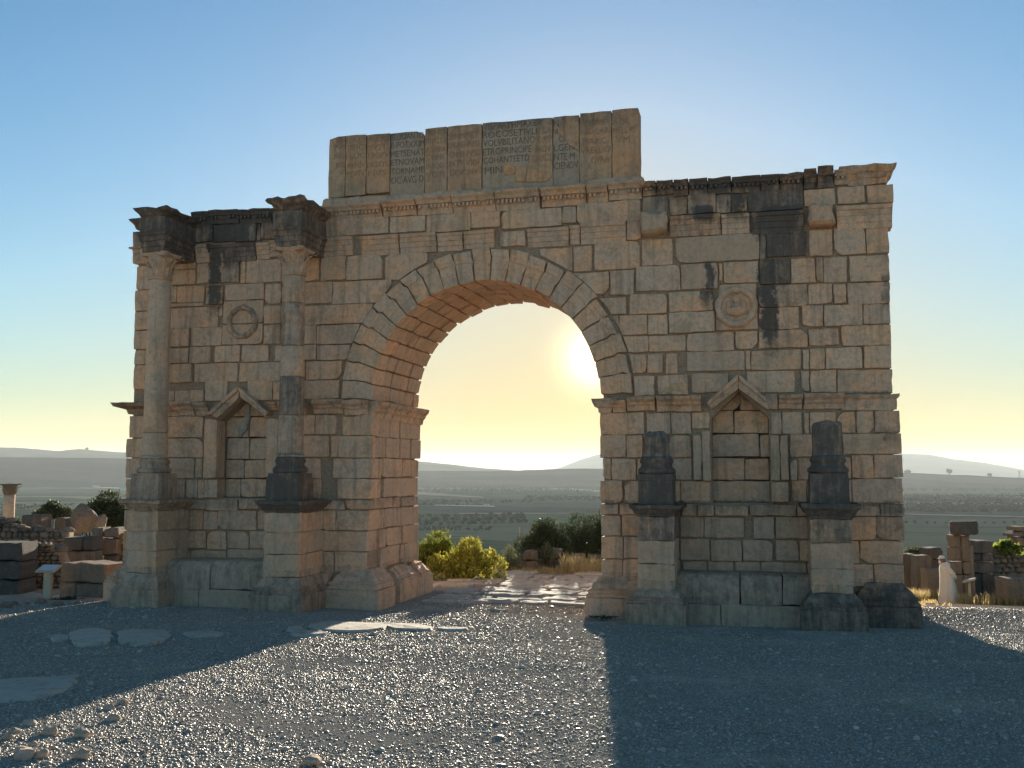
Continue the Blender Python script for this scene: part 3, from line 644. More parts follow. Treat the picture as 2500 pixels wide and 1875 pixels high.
wall_rows(ZA, [(1010, 1335, 940, 1128, .3, .5, .42, -.03), (1005, 1330, 1133, 1298, .05, .4, .42, -.03)], P_L, name='medallion_slab')
ring_relief('wreath', lx, lz, .385, .075, -.05, st, P_L, amp=.03, dark=.55)
for sx in (-1, 1):
    for sz in (-1, 1): ring_relief('scroll', lx + sx * .40, lz + sz * .46, .06, .018, -.035, st, P_L, 14, .006)
# ---- left pier, upper wall
le = [(275, 398, 512, 640, .3, .3), (305, 500, 660, 850, .05, 0), (300, 500, 856, 1024, .05, 0), (296, 500, 1028, 1180, .05, 0), (290, 500, 1183, 1335, .05, 0), (288, 500, 1340, 1456, .05, 0), (283, 500, 1461, 1660, .05, 0)]
for b in le: wall_rows(ZA, [(*b, random.uniform(.5, 1.1))], P_L)
wall_rows(ZA, [(505, 780, 635, 690, .2), (505, 782, 695, 815, 0, 0), (795, 888, 640, 800, .1, .1), (891, 1140, 632, 795, .5), (1145, 1190, 622, 800, .2), (1195, 1480, 605, 795, .15), (1485, 1650, 600, 788)], P_L)
wall_rows(ZA, [(505, 635, 825, 957, 0, 0), (640, 860, 823, 957, 0, 0), (870, 1010, 817, 970, .4), (1030, 1345, 808, 938, .1, .4), (1350, 1480, 805, 966), (1485, 1650, 795, 966), (505, 850, 964, 992)], P_L)
wall_rows(ZA, [(505, 970, 996, 1165, .15, 0), (976, 1006, 985, 1070), (1338, 1478, 980, 1130), (1485, 1650, 975, 1130)], P_L)
wall_rows(ZA, [(505, 735, 1170, 1317, 0, .1), (748, 1000, 1156, 1310, .2), (1338, 1475, 1137, 1293), (1485, 1650, 1137, 1293)], P_L)
wall_rows(ZA, [(505, 728, 1326, 1447, 0, .1), (740, 912, 1314, 1447), (945, 1147, 1307, 1440, 0, 0), (1160, 1376, 1302, 1437), (1425, 1650, 1302, 1427)], P_L)
wall_rows(ZA, [(505, 755, 1456, 1605), (775, 1122, 1447, 1602, .1, .3), (1140, 1470, 1442, 1597, .05, .2), (1475, 1650, 1440, 1590)], P_L)
wall_rows(ZB, [(400, 515, 38, 112), (518, 710, 36, 116), (722, 870, -30, 108), (1010, 1175, -32, 104), (1178, 1380, -28, 100)], P_L)
# left pier, lower wall
wall_rows(ZB, [(205, 330, 207, 358, .1, .1, .9), (335, 708, 212, 356, .05, 0), (188, 330, 363, 490, 0, 0, .6), (335, 708, 362, 490, .05, 0), (182, 330, 494, 630, 0, 0, 1.1), (335, 645, 494, 630, .1), (653, 700, 492, 626), (182, 330, 635, 772, 0, 0, .7), (335, 582, 637, 772), (588, 665, 640, 768), (670, 712, 640, 768), (716, 800, 637, 762),
                (178, 330, 776, 840, .1, .1, .9), (335, 545, 776, 838), (175, 330, 845, 978, .0, 0, .6), (335, 596, 845, 980), (600, 702, 842, 978), (708, 803, 850, 978), (806, 1068, 847, 978, .1, .2), (1072, 1200, 850, 976),
                (170, 330, 984, 1110, 0, 0, 1.0), (335, 606, 986, 1112), (612, 730, 986, 1102), (734, 866, 986, 1112), (870, 1016, 986, 1106), (1020, 1200, 986, 1104), (165, 330, 1114, 1250, .05, .1, .7), (335, 615, 1116, 1250), (620, 860, 1116, 1200, 0, .5), (866, 1112, 1110, 1200, 0, .5), (1116, 1300, 1110, 1250)], P_L)
wall_rows(ZB, [(548, 718, 775, 838), (720, 940, 773, 848, 0, .1), (944, 1082, 770, 838, 0, 0), (1085, 1200, 772, 838)], P_L, y=-.06)
wall_rows(ZB, [(862, 1012, 216, 352, .05, .1), (1016, 1135, 216, 350, 0, .1), (868, 1016, 358, 500), (1020, 1135, 358, 500, 0, .4), (860, 982, 504, 628), (986, 1135, 505, 628), (855, 960, 635, 757), (963, 1135, 633, 757), (880, 1000, 110, 212), (1004, 1120, 120, 212)], P_L, y=.45, name='niche_block', dep=.3)
wall_rows(ZB, [(712, 800, 228, 628, .05, .2), (1132, 1212, 228, 622, 0, .2), (1135, 1215, 636, 760)], P_L, y=-.10, name='niche_jamb')
stone_poly('relief_remnant', [onY(*ZB(*p), .4) for p in ((985, 122), (1032, 132), (1022, 225), (1000, 300), (968, 346), (944, 342), (972, 262), (992, 205))], FY(.37), .12, P_L, M['loose'], 0, 0, ch=.03, jit=.03, bump=.03)
# strip between the second column and the opening
wall_rows(ZC, [(0, 95, 975, 1118), (107, 262, 970, 1115), (267, 483, 963, 1112), (505, 760, 950, 1110)], P_L, push=push_arc)
wall_rows(ZC, [(-60, -4, 1125, 1260), (0, 178, 1125, 1260), (183, 540, 1120, 1258)], P_L, push=push_arc)
wall_rows(ZC, [(-60, -4, 1268, 1385), (0, 430, 1266, 1385, .05, 0)], P_L, push=push_arc)
wall_rows(ZC, [(-60, 80, 1390, 1510), (85, 350, 1390, 1508)], P_L, push=push_arc)
wall_rows(ZC, [(-60, 80, 1515, 1606), (85, 290, 1515, 1606)], P_L, push=push_arc)
wall_rows(ZD, [(-60, 12, 52, 162), (18, 230, 52, 162), (-60, 215, 167, 280)], P_L, push=push_arc)
LJ = []     # front face rows at the left jamb; the last block of each is the corner stone
wall_rows(ZD, [(-145, -5, 372, 490), (0, 70, 374, 490), (73, 196, 372, 490), (230, 412, 382, 496, .0, .2, .55)], P_L)
wall_rows(ZD, [(-145, -5, 497, 625), (0, 156, 497, 625, 0, 0), (160, 206, 498, 625), (209, 408, 498, 628, 0, .1, .3)], P_L)
wall_rows(ZD, [(-145, -70, 630, 752), (-66, 100, 630, 752, 0, 0), (178, 405, 632, 750, 0, 0, .75)], P_L)
wall_rows(ZD, [(-145, -70, 755, 875), (-66, 100, 755, 875, 0, 0), (206, 400, 754, 875, 0, .0, .7)], P_L)
wall_rows(ZD, [(-145, 85, 880, 936), (90, 250, 881, 937), (253, 400, 879, 937, 0, .1, .35)], P_L, y=-.03)
wall_rows(ZD, [(-40, 98, 940, 1062), (105, 193, 941, 1062), (196, 392, 941, 1062, 0, .1, 1.0)], P_L)
wall_rows(ZD, [(-40, 84, 1066, 1184), (90, 382, 1066, 1184, 0, .1, .75)], P_L)
wall_rows(ZD, [(-40, 84, 1188, 1312), (88, 182, 1188, 1312), (187, 376, 1188, 1312, 0, .1, .95)], P_L)
# left jamb, wall of the passage (looks to +x)
XJ = -5.9
def side(rows):
    for b in rows:
        x0, x1, y0, y1 = b[:4]; ya = onX(*ZD(x0, (y0 + y1) / 2), XJ)[0]; yb = onX(*ZD(x1, (y0 + y1) / 2), XJ)[0]
        xm = (x0 + x1) / 2; z0 = onX(*ZD(xm, y1), XJ)[1]; z1 = onX(*ZD(xm, y0), XJ)[1]
        stone_poly('jamb_block', quad(ya + .01, yb - .01, z0 + .005, z1 - .005), FXp(XJ + random.uniform(-.015, .02)), .45, P_L, st, random.choice((0, .1, .25)), random.choice((.3, .5, .7)))
side([(424, 516, 384, 507), (520, 576, 391, 512), (579, 640, 395, 517), (643, 700, 400, 520), (410, 490, 505, 628), (493, 550, 511, 631), (553, 578, 513, 633), (582, 640, 516, 635), (643, 698, 521, 635),
      (462, 590, 633, 745), (593, 645, 638, 742), (648, 690, 640, 745), (478, 560, 750, 862), (563, 685, 747, 858), (415, 535, 866, 930), (538, 580, 863, 922), (583, 605, 862, 918), (608, 685, 860, 915),
      (483, 557, 928, 1040), (561, 690, 920, 1030), (452, 491, 1052, 1166), (495, 533, 1044, 1154), (537, 588, 1037, 1146), (591, 623, 1031, 1138), (626, 690, 1026, 1133),
      (460, 497, 1167, 1286), (501, 577, 1150, 1262), (581, 603, 1146, 1252), (606, 690, 1132, 1246)])
# stones of the faces that look away or sideways: outer ends and the right jamb
def end_face(frame, z0, z1, parent, ya, yb, name):
    z = z0
    while z < z1 - .2:
        h = min(random.uniform(.44, .58), z1 - z); y_ = ya + random.uniform(0, .4)
        while y_ < yb - .2:
            w = min(random.uniform(.45, 1.1), yb - y_)
            stone_poly(name, quad(y_ + .01, y_ + w - .01, z + .01, z + h - .01), frame, .4, parent, st, random.choice((0, .2)), random.choice((0, .3)), step=.4); y_ += w
        z += h
end_face(FXm(0.0), 1.0, 4.9, P_R, 1.0, TK, 'jamb_block')
end_face(FXp(XR), 1.0, 4.9, P_R, 1.1, TK, 'end_block'); end_face(FXp(XR - .03), 5.3, 9.9, P_R, 1.1, TK, 'end_block')
end_face(FXm(XL), 1.0, 4.9, P_L, 1.0, TK, 'end_block'); end_face(FXm(XL + .03), 5.3, 9.9, P_L, 1.0, TK, 'end_block')
# ---- cores (rubble and mortar behind the facing)
def core(boxes, parent, arcs=None):
    bm = bmesh.new()
    for (a, b, c, d, e, f) in boxes:
        vs = [bm.verts.new(p) for p in ((a, c, e), (b, c, e), (b, d, e), (a, d, e), (a, c, f), (b, c, f), (b, d, f), (a, d, f))]
        for q in ((0, 1, 2, 3), (4, 5, 6, 7), (0, 1, 5, 4), (1, 2, 6, 5), (2, 3, 7, 6), (3, 0, 4, 7)): bm.faces.new([vs[k] for k in q])
    if arcs:
        r_, y0, y1, top, xa, xb = arcs; N = 30; prev = None
        for i in range(N + 1):
            a = math.pi * i / N; p = (XC - r_ * math.cos(a), ZS + r_ * math.sin(a)); t = (xa + (xb - xa) * i / N, top)
            cur = [bm.verts.new((p[0], y0, p[1])), bm.verts.new((t[0], y0, t[1])), bm.verts.new((t[0], y1, t[1])), bm.verts.new((p[0], y1, p[1]))]
            if prev:
                for k in range(4): bm.faces.new((prev[k], cur[k], cur[(k + 1) % 4], prev[(k + 1) % 4]))
            else: bm.faces.new(cur)
            prev = cur
        bm.faces.new(prev)
    o = bmobj('wall_core', bm, M['mortar'], parent); return o
CY, CB = .065, TK - .08
def nich(Zm, l, r_, t, b): return rect(Zm, (l, r_, t, b))
nr = nich(ZF, 830, 1176, 135, 806); nl = nich(ZB, 802, 1133, 85, 762)
for (n_, xa, xb, P) in ((nr, .075, XR - .075, P_R), (nl, XL + .075, XJ - .075, P_L)):
    top = 10.2
    core([(xa, n_[0], CY, .8, 0, top), (n_[1], xb, CY, .8, 0, top), (n_[0] - .001, n_[1] + .001, CY + .002, .8, n_[3] - .02, top - .01), (n_[0] - .001, n_[1] + .001, CY + .002, .8, 0, n_[2]), (xa, xb, .795, CB, 0, top)], P)
    c = (n_[0] + n_[1]) / 2; zs_ = n_[3] - .62      # fill above the sloping gable
    bm = bmesh.new()
    for s in (0, 1):
        x_ = n_[s]; tri = [(x_, zs_), (x_, n_[3]), (c, n_[3])]
        f = [bm.verts.new((p[0], CY, p[1])) for p in tri]; k = [bm.verts.new((p[0], .79, p[1])) for p in tri]
        bm.faces.new(f); bm.faces.new(k)
        for i in range(3): bm.faces.new((f[i], f[(i + 1) % 3], k[(i + 1) % 3], k[i]))
    bmobj('wall_core', bm, M['mortar'], P)
core([(XJ - .09, XJ - .078, CY, CB, 5.2, 10.0), (.078, .09, CY, CB, 5.2, 10.0)], P_V, (RI + .085, CY, CB, 10.28, XJ - .085, .085))
# ---- vault: 23 voussoirs on the front, the soffit behind them
NV = 23
for i in range(NV):
    a0, a1 = math.pi * i / NV + .006, math.pi * (i + 1) / NV - .006
    k0, k1 = a0, a1
    ri = RI + random.uniform(-.02, .03); ro = RO + random.uniform(-.05, .05) + (.05 if i == NV // 2 else 0); yo = random.uniform(-.03, .01)
    d = random.uniform(.55, .85)
    prof = [(d, ri), (yo + .015, ri), (yo, ri + .02), (yo, ri + .26), (yo - .014, ri + .27), (yo - .014, ri + .50), (yo - .034, ri + .51), (yo - .036, ri + .60), (yo - .052, ri + .62), (yo - .052, ro - .02), (yo - .03, ro), (d, ro)]
    profile_block('voussoir', a0, a1, prof, lambda a, o_, r_: (XC + r_ * math.cos(a), o_, ZS + r_ * math.sin(a)), st, P_V, 0, random.choice((0, .2, .4)), amp=.014, cut=.24)
    y_ = d + .02; row = random.uniform(-.02, .03)
    while y_ < TK - .15:
        w = min(random.uniform(.45, .85), TK - y_)
        if TK - y_ - w < .25: w = TK - y_
        rr = RI + random.uniform(-.03, .035) + (random.uniform(-.02, .03) if y_ + w > TK - .1 else 0)
        frame = (lambda rr: lambda u, v, w_: (XC + (rr + w_) * math.cos(u / RI), v, ZS + (rr + w_) * math.sin(u / RI)))(rr)
        stone_poly('soffit_block', quad((a0) * RI, (a1) * RI, y_ + .012, y_ + w - .012), frame, .5, P_V, st, 0, random.choice((.4, .6, .8)), step=.3)
        y_ += w
    sk = 0
# ---- moulded courses
def FYal(y): return lambda a, o_, z: (a, y + o_, z)
def p_arch(z0, z1, d=.45):       # three fasciae and a crowning fillet
    h = z1 - z0; return [(d, z0), (0, z0), (0, z0 + .26 * h), (-.025, z0 + .28 * h), (-.025, z0 + .54 * h), (-.05, z0 + .56 * h), (-.05, z0 + .78 * h), (-.09, z0 + .82 * h), (-.10, z1 - .01), (d, z1)]
def p_corn(z0, z1, d=.5, f=1.):
    h = z1 - z0; return [(d, z0), (-.01, z0), (-.03, z0 + .30 * h), (-.06 * f, z0 + .36 * h), (-.06 * f, z0 + .58 * h), (-.14 * f, z0 + .62 * h), (-.18 * f, z0 + .78 * h), (-.25 * f, z0 + .90 * h), (-.26 * f, z1), (d, z1)]
def p_imp(z0, z1, d=.4):
    h = z1 - z0; return [(d, z0), (-.03, z0), (-.05, z0 + .2 * h), (-.06, z0 + .32 * h), (-.12, z0 + .45 * h), (-.14, z0 + .6 * h), (-.22, z0 + .78 * h), (-.24, z1), (d, z1)]
def mould(Zm, rows, prof, name, parent, y=0., dk=.05, gy=.2, amp=.012, dent=False):
    for b in rows:
        x0, x1, z0, z1 = rect(Zm, b, y - .08); dkk = b[4] if len(b) > 4 else dk; gyy = b[5] if len(b) > 5 else gy
        h = z1 - z0
        profile_block(name, x0 + .006, x1 - .006, prof(z0, z1), FYal(y + random.uniform(-.02, .02)), st, parent, dkk, gyy, amp, .22, dent=(.105, -.13, .0, z0 + .37 * h, z0 + .57 * h) if dent else None)
mould(ZC, [(95, 300, 850, 965), (345, 583, 838, 960), (592, 815, 826, 942), (818, 975, 822, 932), (982, 1170, 807, 916), (1375, 1630, 792, 905), (1633, 1697, 778, 892), (1700, 1980, 757, 886)], p_arch, 'architrave_block', P_E, amp=.012)
wall_rows(ZC, [(1210, 1365, 815, 908, 0, .1), (1985, 2075, 748, 870)], P_E, name='architrave_block')
mould(ZE, [(610, 935, 374, 503, .5), (940, 1120, 367, 490, .3), (1132, 1462, 352, 490, .7), (1672, 2028, 310, 458, .1, .1)], p_arch, 'architrave_block', P_E)
mould(ZA, [(785, 893, 482, 630, .1), (896, 1270, 480, 624, .7), (1274, 1380, 468, 600, .3), (1383, 1480, 450, 580, .2)], p_arch, 'architrave_block', P_E)
wall_rows(ZE, [(440, 600, 378, 498, .1, .7, .5, -.42), (1488, 1648, 324, 452, .2, .2, .5, -.35)], P_E, name='broken_bracket', jit=.04, ch=.06, bump=.05)
wall_rows(ZC, [(95, 525, 738, 842, 0, 0), (530, 750, 722, 820, 0, 0), (757, 1027, 707, 818, 0, 0), (1030, 1210, 694, 792, 0, .1), (1217, 1588, 681, 793, 0, .2), (1592, 1677, 666, 765, 0, .5), (1682, 2070, 634, 763, 0, .1)], P_E, name='frieze_block')
wall_rows(ZE, [(440, 600, 258, 375, .4, .4), (610, 722, 277, 378, .5), (728, 905, 242, 368, .5), (907, 1000, 247, 363, .2, .3), (1003, 1104, 242, 358, .4), (1108, 1460, 217, 350, .7), (1465, 1662, 210, 320, 0, .1), (1678, 1850, 194, 304, .05, .2), (1866, 2035, 184, 300, .1, .2, .9)], P_E, name='frieze_block')
wall_rows(ZA, [(505, 770, 345, 470, .5), (775, 925, 342, 466, .6), (928, 1105, 322, 466, .7), (1108, 1280, 317, 464, .7), (1283, 1315, 316, 455, .1, .4), (1318, 1480, 312, 442, .6), (278, 500, 378, 502, .4, .3, .9)], P_E, name='frieze_block')
mould(ZC, [(95, 480, 660, 742, .1), (490, 695, 634, 717, .15), (697, 915, 608, 706, .1), (918, 1180, 592, 695, .1), (1183, 1452, 567, 683, .15, .3), (1462, 1740, 553, 657), (1742, 1870, 541, 637), (1875, 2078, 522, 617, .1)], p_corn, 'cornice_block', P_E, amp=.014, dent=True)
mould(ZE, [(440, 525, 168, 250, .4), (527, 635, 162, 240, .5), (637, 733, 157, 250, .7), (736, 850, 150, 243, .6), (853, 1000, 143, 235, .75), (1003, 1186, 135, 230, .7), (1189, 1310, 124, 215, .6), (1313, 1458, 120, 212, .7), (1655, 1740, 96, 180, .4)], lambda a, b: p_corn(a, b, f=.7), 'cornice_block', P_E, amp=.03, dent=True)
mould(ZE, [(1462, 1546, 104, 206, .7), (1549, 1650, 86, 200, .7)], lambda a, b: p_corn(a, b, f=1.2), 'cornice_block', P_E, amp=.04)
x0, x1, z0, z1 = rect(ZE, (1745, 2040, 72, 183)); h = z1 - z0
stack_block('cornice_block', x0, XR - .02, 0, .9, [(z0, .0), (z0 + .3 * h, .03), (z0 + .36 * h, .07), (z0 + .6 * h, .09), (z0 + .66 * h, .14), (z0 + .9 * h, .21), (z1, .22)], st, P_E, .45, .1, .035, .16)
mould(ZA, [(760, 903, 225, 335, .7), (906, 1137, 216, 315, .75), (1140, 1233, 208, 312, .75), (1236, 1400, 202, 310, .75), (1403, 1480, 198, 308, .7)], lambda a, b: p_corn(a, b, f=.7), 'cornice_block', P_E, amp=.035, dent=True)
x0, x1, z0, z1 = rect(ZA, (262, 500, 268, 370)); h = z1 - z0
stack_block('cornice_block', XL + .02, x1, 0, .9, [(z0, .0), (z0 + .35 * h, .04), (z0 + .5 * h, .09), (z0 + .8 * h, .17), (z1 - .05, .16)], st, P_E, .7, .1, .04)
x0, x1, z0, z1 = rect(ZA, (275, 400, 510, 640))
stack_block('architrave_block', XL + .03, x1, 0, .8, [(z0, 0), (z0 + .26 * (z1 - z0), 0), (z0 + .28 * (z1 - z0), .03), (z0 + .6 * (z1 - z0), .03), (z0 + .62 * (z1 - z0), .06), (z0 + .85 * (z1 - z0), .07), (z0 + .9 * (z1 - z0), .13), (z1, .14)], st, P_E, .3, .2, .015)
# back of the wall top, so that the ruin has a rough crown
for (xa, xb, zt) in ((XL, -7.7, 10.48), (.95, XR, 10.52)):
    x = xa
    while x < xb - .3:
        w = min(random.uniform(.6, 1.3), xb - x); zz = zt + random.uniform(-.07, .05)
        stack_block('crown_block', x + .01, x + w - .01, .42, TK, [(10.0, 0), (zz, -.02)], st, P_E, .5, .2, .05, .3); x += w
# ---- imposts
mould(ZF, [(233, 318, 190, 262), (320, 490, 170, 250, .1, .1), (497, 768, 164, 255, .1, .3), (1230, 1375, 160, 240, .15, .2), (1380, 1628, 150, 240, .15, .4)], p_imp, 'impost_block', P_R, amp=.02)
wall_rows(ZF, [(1145, 1226, 152, 245), (1632, 1800, 152, 248)], P_R)
z0, z1 = zat(ZF, 1900, 248, 0), zat(ZF, 1900, 152, 0)
stack_block('impost_block', 5.55, XR, 0, 1.4, [(z0, .02), (z0 + .25, .05), (z0 + .3, .10), (z1, .10)], st, P_R, .4, .2, .03)
z0, z1 = zat(ZF, 180, 265, 0), zat(ZF, 180, 182, 0)
stack_block('impost_block', .0, .24, 0, 1.0, [(z0, .03), (z0 + .1, .05), (z0 + .14, .12), (z1 - .08, .17), (z1, .19)], st, P_R, .05, .2, .015)
profile_block('impost_block', 1.02, TK, [(o_, z) for o_, z in p_imp(z0, z1)], lambda a, o_, z: (o_, a, z), st, P_R)
mould(ZB, [(335, 648, 114, 208, .1, 0), (655, 745, 118, 206)], p_imp, 'impost_block', P_L, amp=.03)
mould(ZB, [(1150, 1215, 116, 166), (1218, 1400, 112, 200)], p_imp, 'impost_block', P_L, amp=.02)
mould(ZD, [(65, 238, 283, 366, .1), (242, 385, 285, 370, .1)], p_imp, 'impost_block', P_L, amp=.035)
z0, z1 = zat(ZB, 220, 198, 0), zat(ZB, 220, 122, 0)
stack_block('impost_block', XL, -12.1, 0, 1.0, [(z0, .02), (z0 + .12, .06), (z0 + .16, .16), (z1 - .1, .30), (z1, .36)], st, P_L, .6, .2, .02)
zi0, zi1 = zat(ZD, 400, 392, 0), zat(ZD, 400, 290, 0)
ys = [.0, .75, 1.35, 2.3, 3.05, TK + .28]
for a, b in zip(ys, ys[1:]):
    o = profile_block('impost_block', a + .008, b - .008, p_imp(zi0, zi1), lambda a_, o_, z: (XJ - o_, a_, z), st, P_L, .35 if b > 3.2 else .08, .2, .012, .25)
for a, b in zip(ys, ys[1:]): pass
# ---- bases of the piers
def p_plinth(z): return [(.3, -.3), (-.36, -.3), (-.37, z - .02), (-.36, z), (.3, z)]
def p_base(z0, z1):
    h = z1 - z0; return [(.3, z0), (-.34, z0), (-.35, z0 + .12 * h), (-.30, z0 + .2 * h), (-.33, z0 + .32 * h), (-.24, z0 + .42 * h), (-.20, z0 + .62 * h), (-.10, z0 + .8 * h), (-.05, z0 + .86 * h), (-.03, z1), (.3, z1)]
ZP, ZBt = .50, .98
def stk_base(x0, x1, y0, y1, P, dk, gy):
    stack_block('plinth_block', x0, x1, y0, y1, [(-.3, .36), (ZP - .01, .37)], st, P, dk, gy, .012)
    stack_block('base_moulding', x0, x1, y0, y1, [(ZP, .34), (ZP + .06, .35), (ZP + .10, .30), (ZP + .16, .33), (ZP + .21, .24), (ZP + .30, .20), (ZP + .38, .10), (ZBt, .03)], st, P, dk, gy, .02)
stk_base(-6.55, XJ, .02, .9, P_L, .05, .3); stk_base(-.0 + .02, .62, .02, 1.1, P_R, .05, .2); stk_base(5.98, XR, .02, 1.6, P_R, .7, .3); stk_base(XL, -12.2, .02, .9, P_L, .1, .2)
for (a, b) in ((-7.05, -6.96),): pass
for (a, b, P, dk) in ((-7.14, -6.93, P_L, .1), (.98 - .36, 1.05, P_R, .1), (5.5, 5.60, P_R, .5)):
    profile_block('plinth_block', a, b, p_plinth(ZP), FYal(0), st, P, dk, .3); profile_block('base_moulding', a, b, p_base(ZP, ZBt), FYal(0), st, P, dk, .3)
for (a, b) in ((1.29, 1.62), (1.64, 2.55), (2.57, 3.0), (3.02, TK + .3)):
    profile_block('plinth_block', a, b, p_plinth(ZP + random.uniform(-.03, .03)), lambda a_, o_, z: (XJ - o_, a_, z), st, P_L, .05, .2, .02)
    profile_block('base_moulding', a + .01, b - .01, p_base(ZP, ZBt - random.uniform(0, .2)), lambda a_, o_, z: (XJ - o_, a_, z), st, P_L, .05, .4, .06, .2)
for (a, b) in ((1.49, 2.3), (2.32, TK + .3)):
    profile_block('plinth_block', a, b, p_plinth(ZP), lambda a_, o_, z: (o_ + .0, a_, z), st, P_R, .05, .2, .02); profile_block('base_moulding', a, b, p_base(ZP, ZBt), lambda a_, o_, z: (o_, a_, z), st, P_R, .05, .2, .03)
for (a, b) in ((2.0, 2.9), (2.92, TK + .3)):
    profile_block('plinth_block', a, b, p_plinth(ZP), lambda a_, o_, z: (XR - o_, a_, z), st, P_R, .4, .2, .02); profile_block('base_moulding', a, b, p_base(ZP, ZBt), lambda a_, o_, z: (XR - o_, a_, z), st, P_R, .4, .2, .03)
    profile_block('plinth_block', a - .6, b - .6, p_plinth(ZP), lambda a_, o_, z: (XL + o_, a_, z), st, P_L, .1, .2, .02); profile_block('base_moulding', a - .6, b - .6, p_base(ZP, ZBt), lambda a_, o_, z: (XL + o_, a_, z), st, P_L, .1, .2, .03)
# ---- benches between the pedestals
def bench(Zm, top, low, P, dk):
    for b in top:
        x0, x1, z0, z1 = rect(Zm, b, -1.0)
        profile_block('bench_coping', x0 + .008, x1 - .008, [(.9, z0), (-.02, z0), (0, z1 - .34), (.03, z1 - .16), (.12, z1 - .04), (.25, z1), (.9, z1 - .01)], FYal(-1.0), st, P, dk, .9, .022, .2)
    for b in low:
        x0, x1, z0, z1 = rect(Zm, b, -1.0)
        profile_block('bench_block', x0 + .006, x1 - .006, [(.9, -.3), (-.03, -.3), (-.03, z1 - .03), (0, z1), (.9, z1)], FYal(-1.0), st, P, dk * .8, .9, .012, .25)
bench(ZB, [(380, 756, 1182, 1376), (759, 1130, 1186, 1380)], [(400, 679, 1378, 1512), (682, 1060, 1384, 1520)], P_L, .44)
bench(ZF, [(610, 1000, 1230, 1411), (1004, 1252, 1238, 1418), (1255, 1450, 1242, 1418)], [(660, 886, 1414, 1535), (889, 1400, 1422, 1540)], P_R, .5)
# ---- columns and pedestals
def capital(cx, cy, z0, z1, r_, P, dk, gy, mat=None):
    bm = bmesh.new(); h = z1 - z0; seg = 24; rows = []
    for t, k in ((0, 1.0), (.03, 1.12), (.06, 1.12), (.09, 1.0), (.5, 1.05), (.8, 1.22), (.87, 1.38)):
        rows.append([bm.verts.new((cx + r_ * k * math.cos(2 * math.pi * i / seg), cy + r_ * k * math.sin(2 * math.pi * i / seg), z0 + t * h)) for i in range(seg)])
    for a, b in zip(rows, rows[1:]):
        for i in range(seg): bm.faces.new((a[i], a[(i + 1) % seg], b[(i + 1) % seg], b[i]))
    bm.faces.new(rows[0]); bm.faces.new(rows[-1])
    def leaf(a, zb, zt, w, out):                                        # a curling acanthus leaf
        ca, sa = math.cos(a), math.sin(a); prev = None
        for t, rr, ww in ((0, 1.03, .7), (.35, 1.10, 1.0), (.7, 1.2, .95), (.92, 1.2 + out, .7), (1.0, 1.26 + out, .45), (.9, 1.32 + out, .25)):
            rr *= r_; z = zb + (zt - zb) * t; cur = []
            for s in (-1, -.4, 0, .4, 1):
                q = rr - (abs(s) * .05 * r_) - (.0 if s else -.02)
                cur.append(bm.verts.new((cx + ca * q - sa * s * w * ww, cy + sa * q + ca * s * w * ww, z)))
            if prev:
                for i in range(4): bm.faces.new((prev[i], prev[i + 1], cur[i + 1], cur[i]))
            prev = cur
    for i in range(8): leaf(math.pi / 8 + i * math.pi / 4, z0 + .10 * h, z0 + .46 * h, r_ * .32, .24)
    for i in range(8): leaf(i * math.pi / 4, z0 + .12 * h, z0 + .72 * h, r_ * .28, .36)
    for i in range(4): leaf(math.pi / 4 + i * math.pi / 2, z0 + .45 * h, z0 + .90 * h, r_ * .2, .80)
    ab = r_ * 1.42
    for zb, zt, k in ((.87, .93, .96), (.93, 1.0, 1.02)):
        pts = []
        for i in range(4):
            a = math.pi / 4 + i * math.pi / 2
            for t in (-.06, .06): pts.append((cx + ab * 1.32 * k * math.cos(a + t), cy + ab * 1.32 * k * math.sin(a + t)))
            b = a + math.pi / 4; pts.append((cx + ab * .84 * k * math.cos(b), cy + ab * .84 * k * math.sin(b)))
        lo = [bm.verts.new((x, y_, z0 + zb * h)) for x, y_ in pts]; hi = [bm.verts.new((x, y_, z0 + zt * h)) for x, y_ in pts]
        bm.faces.new(lo); bm.faces.new(hi)
        for i in range(len(lo)): bm.faces.new((lo[i], lo[(i + 1) % len(lo)], hi[(i + 1) % len(lo)], hi[i]))
    for v in bm.verts: v.co += noise.noise_vector(v.co * 7) * .022
    return finish('capital', bm, mat or st, P, dk, gy)
CYL = -1.05
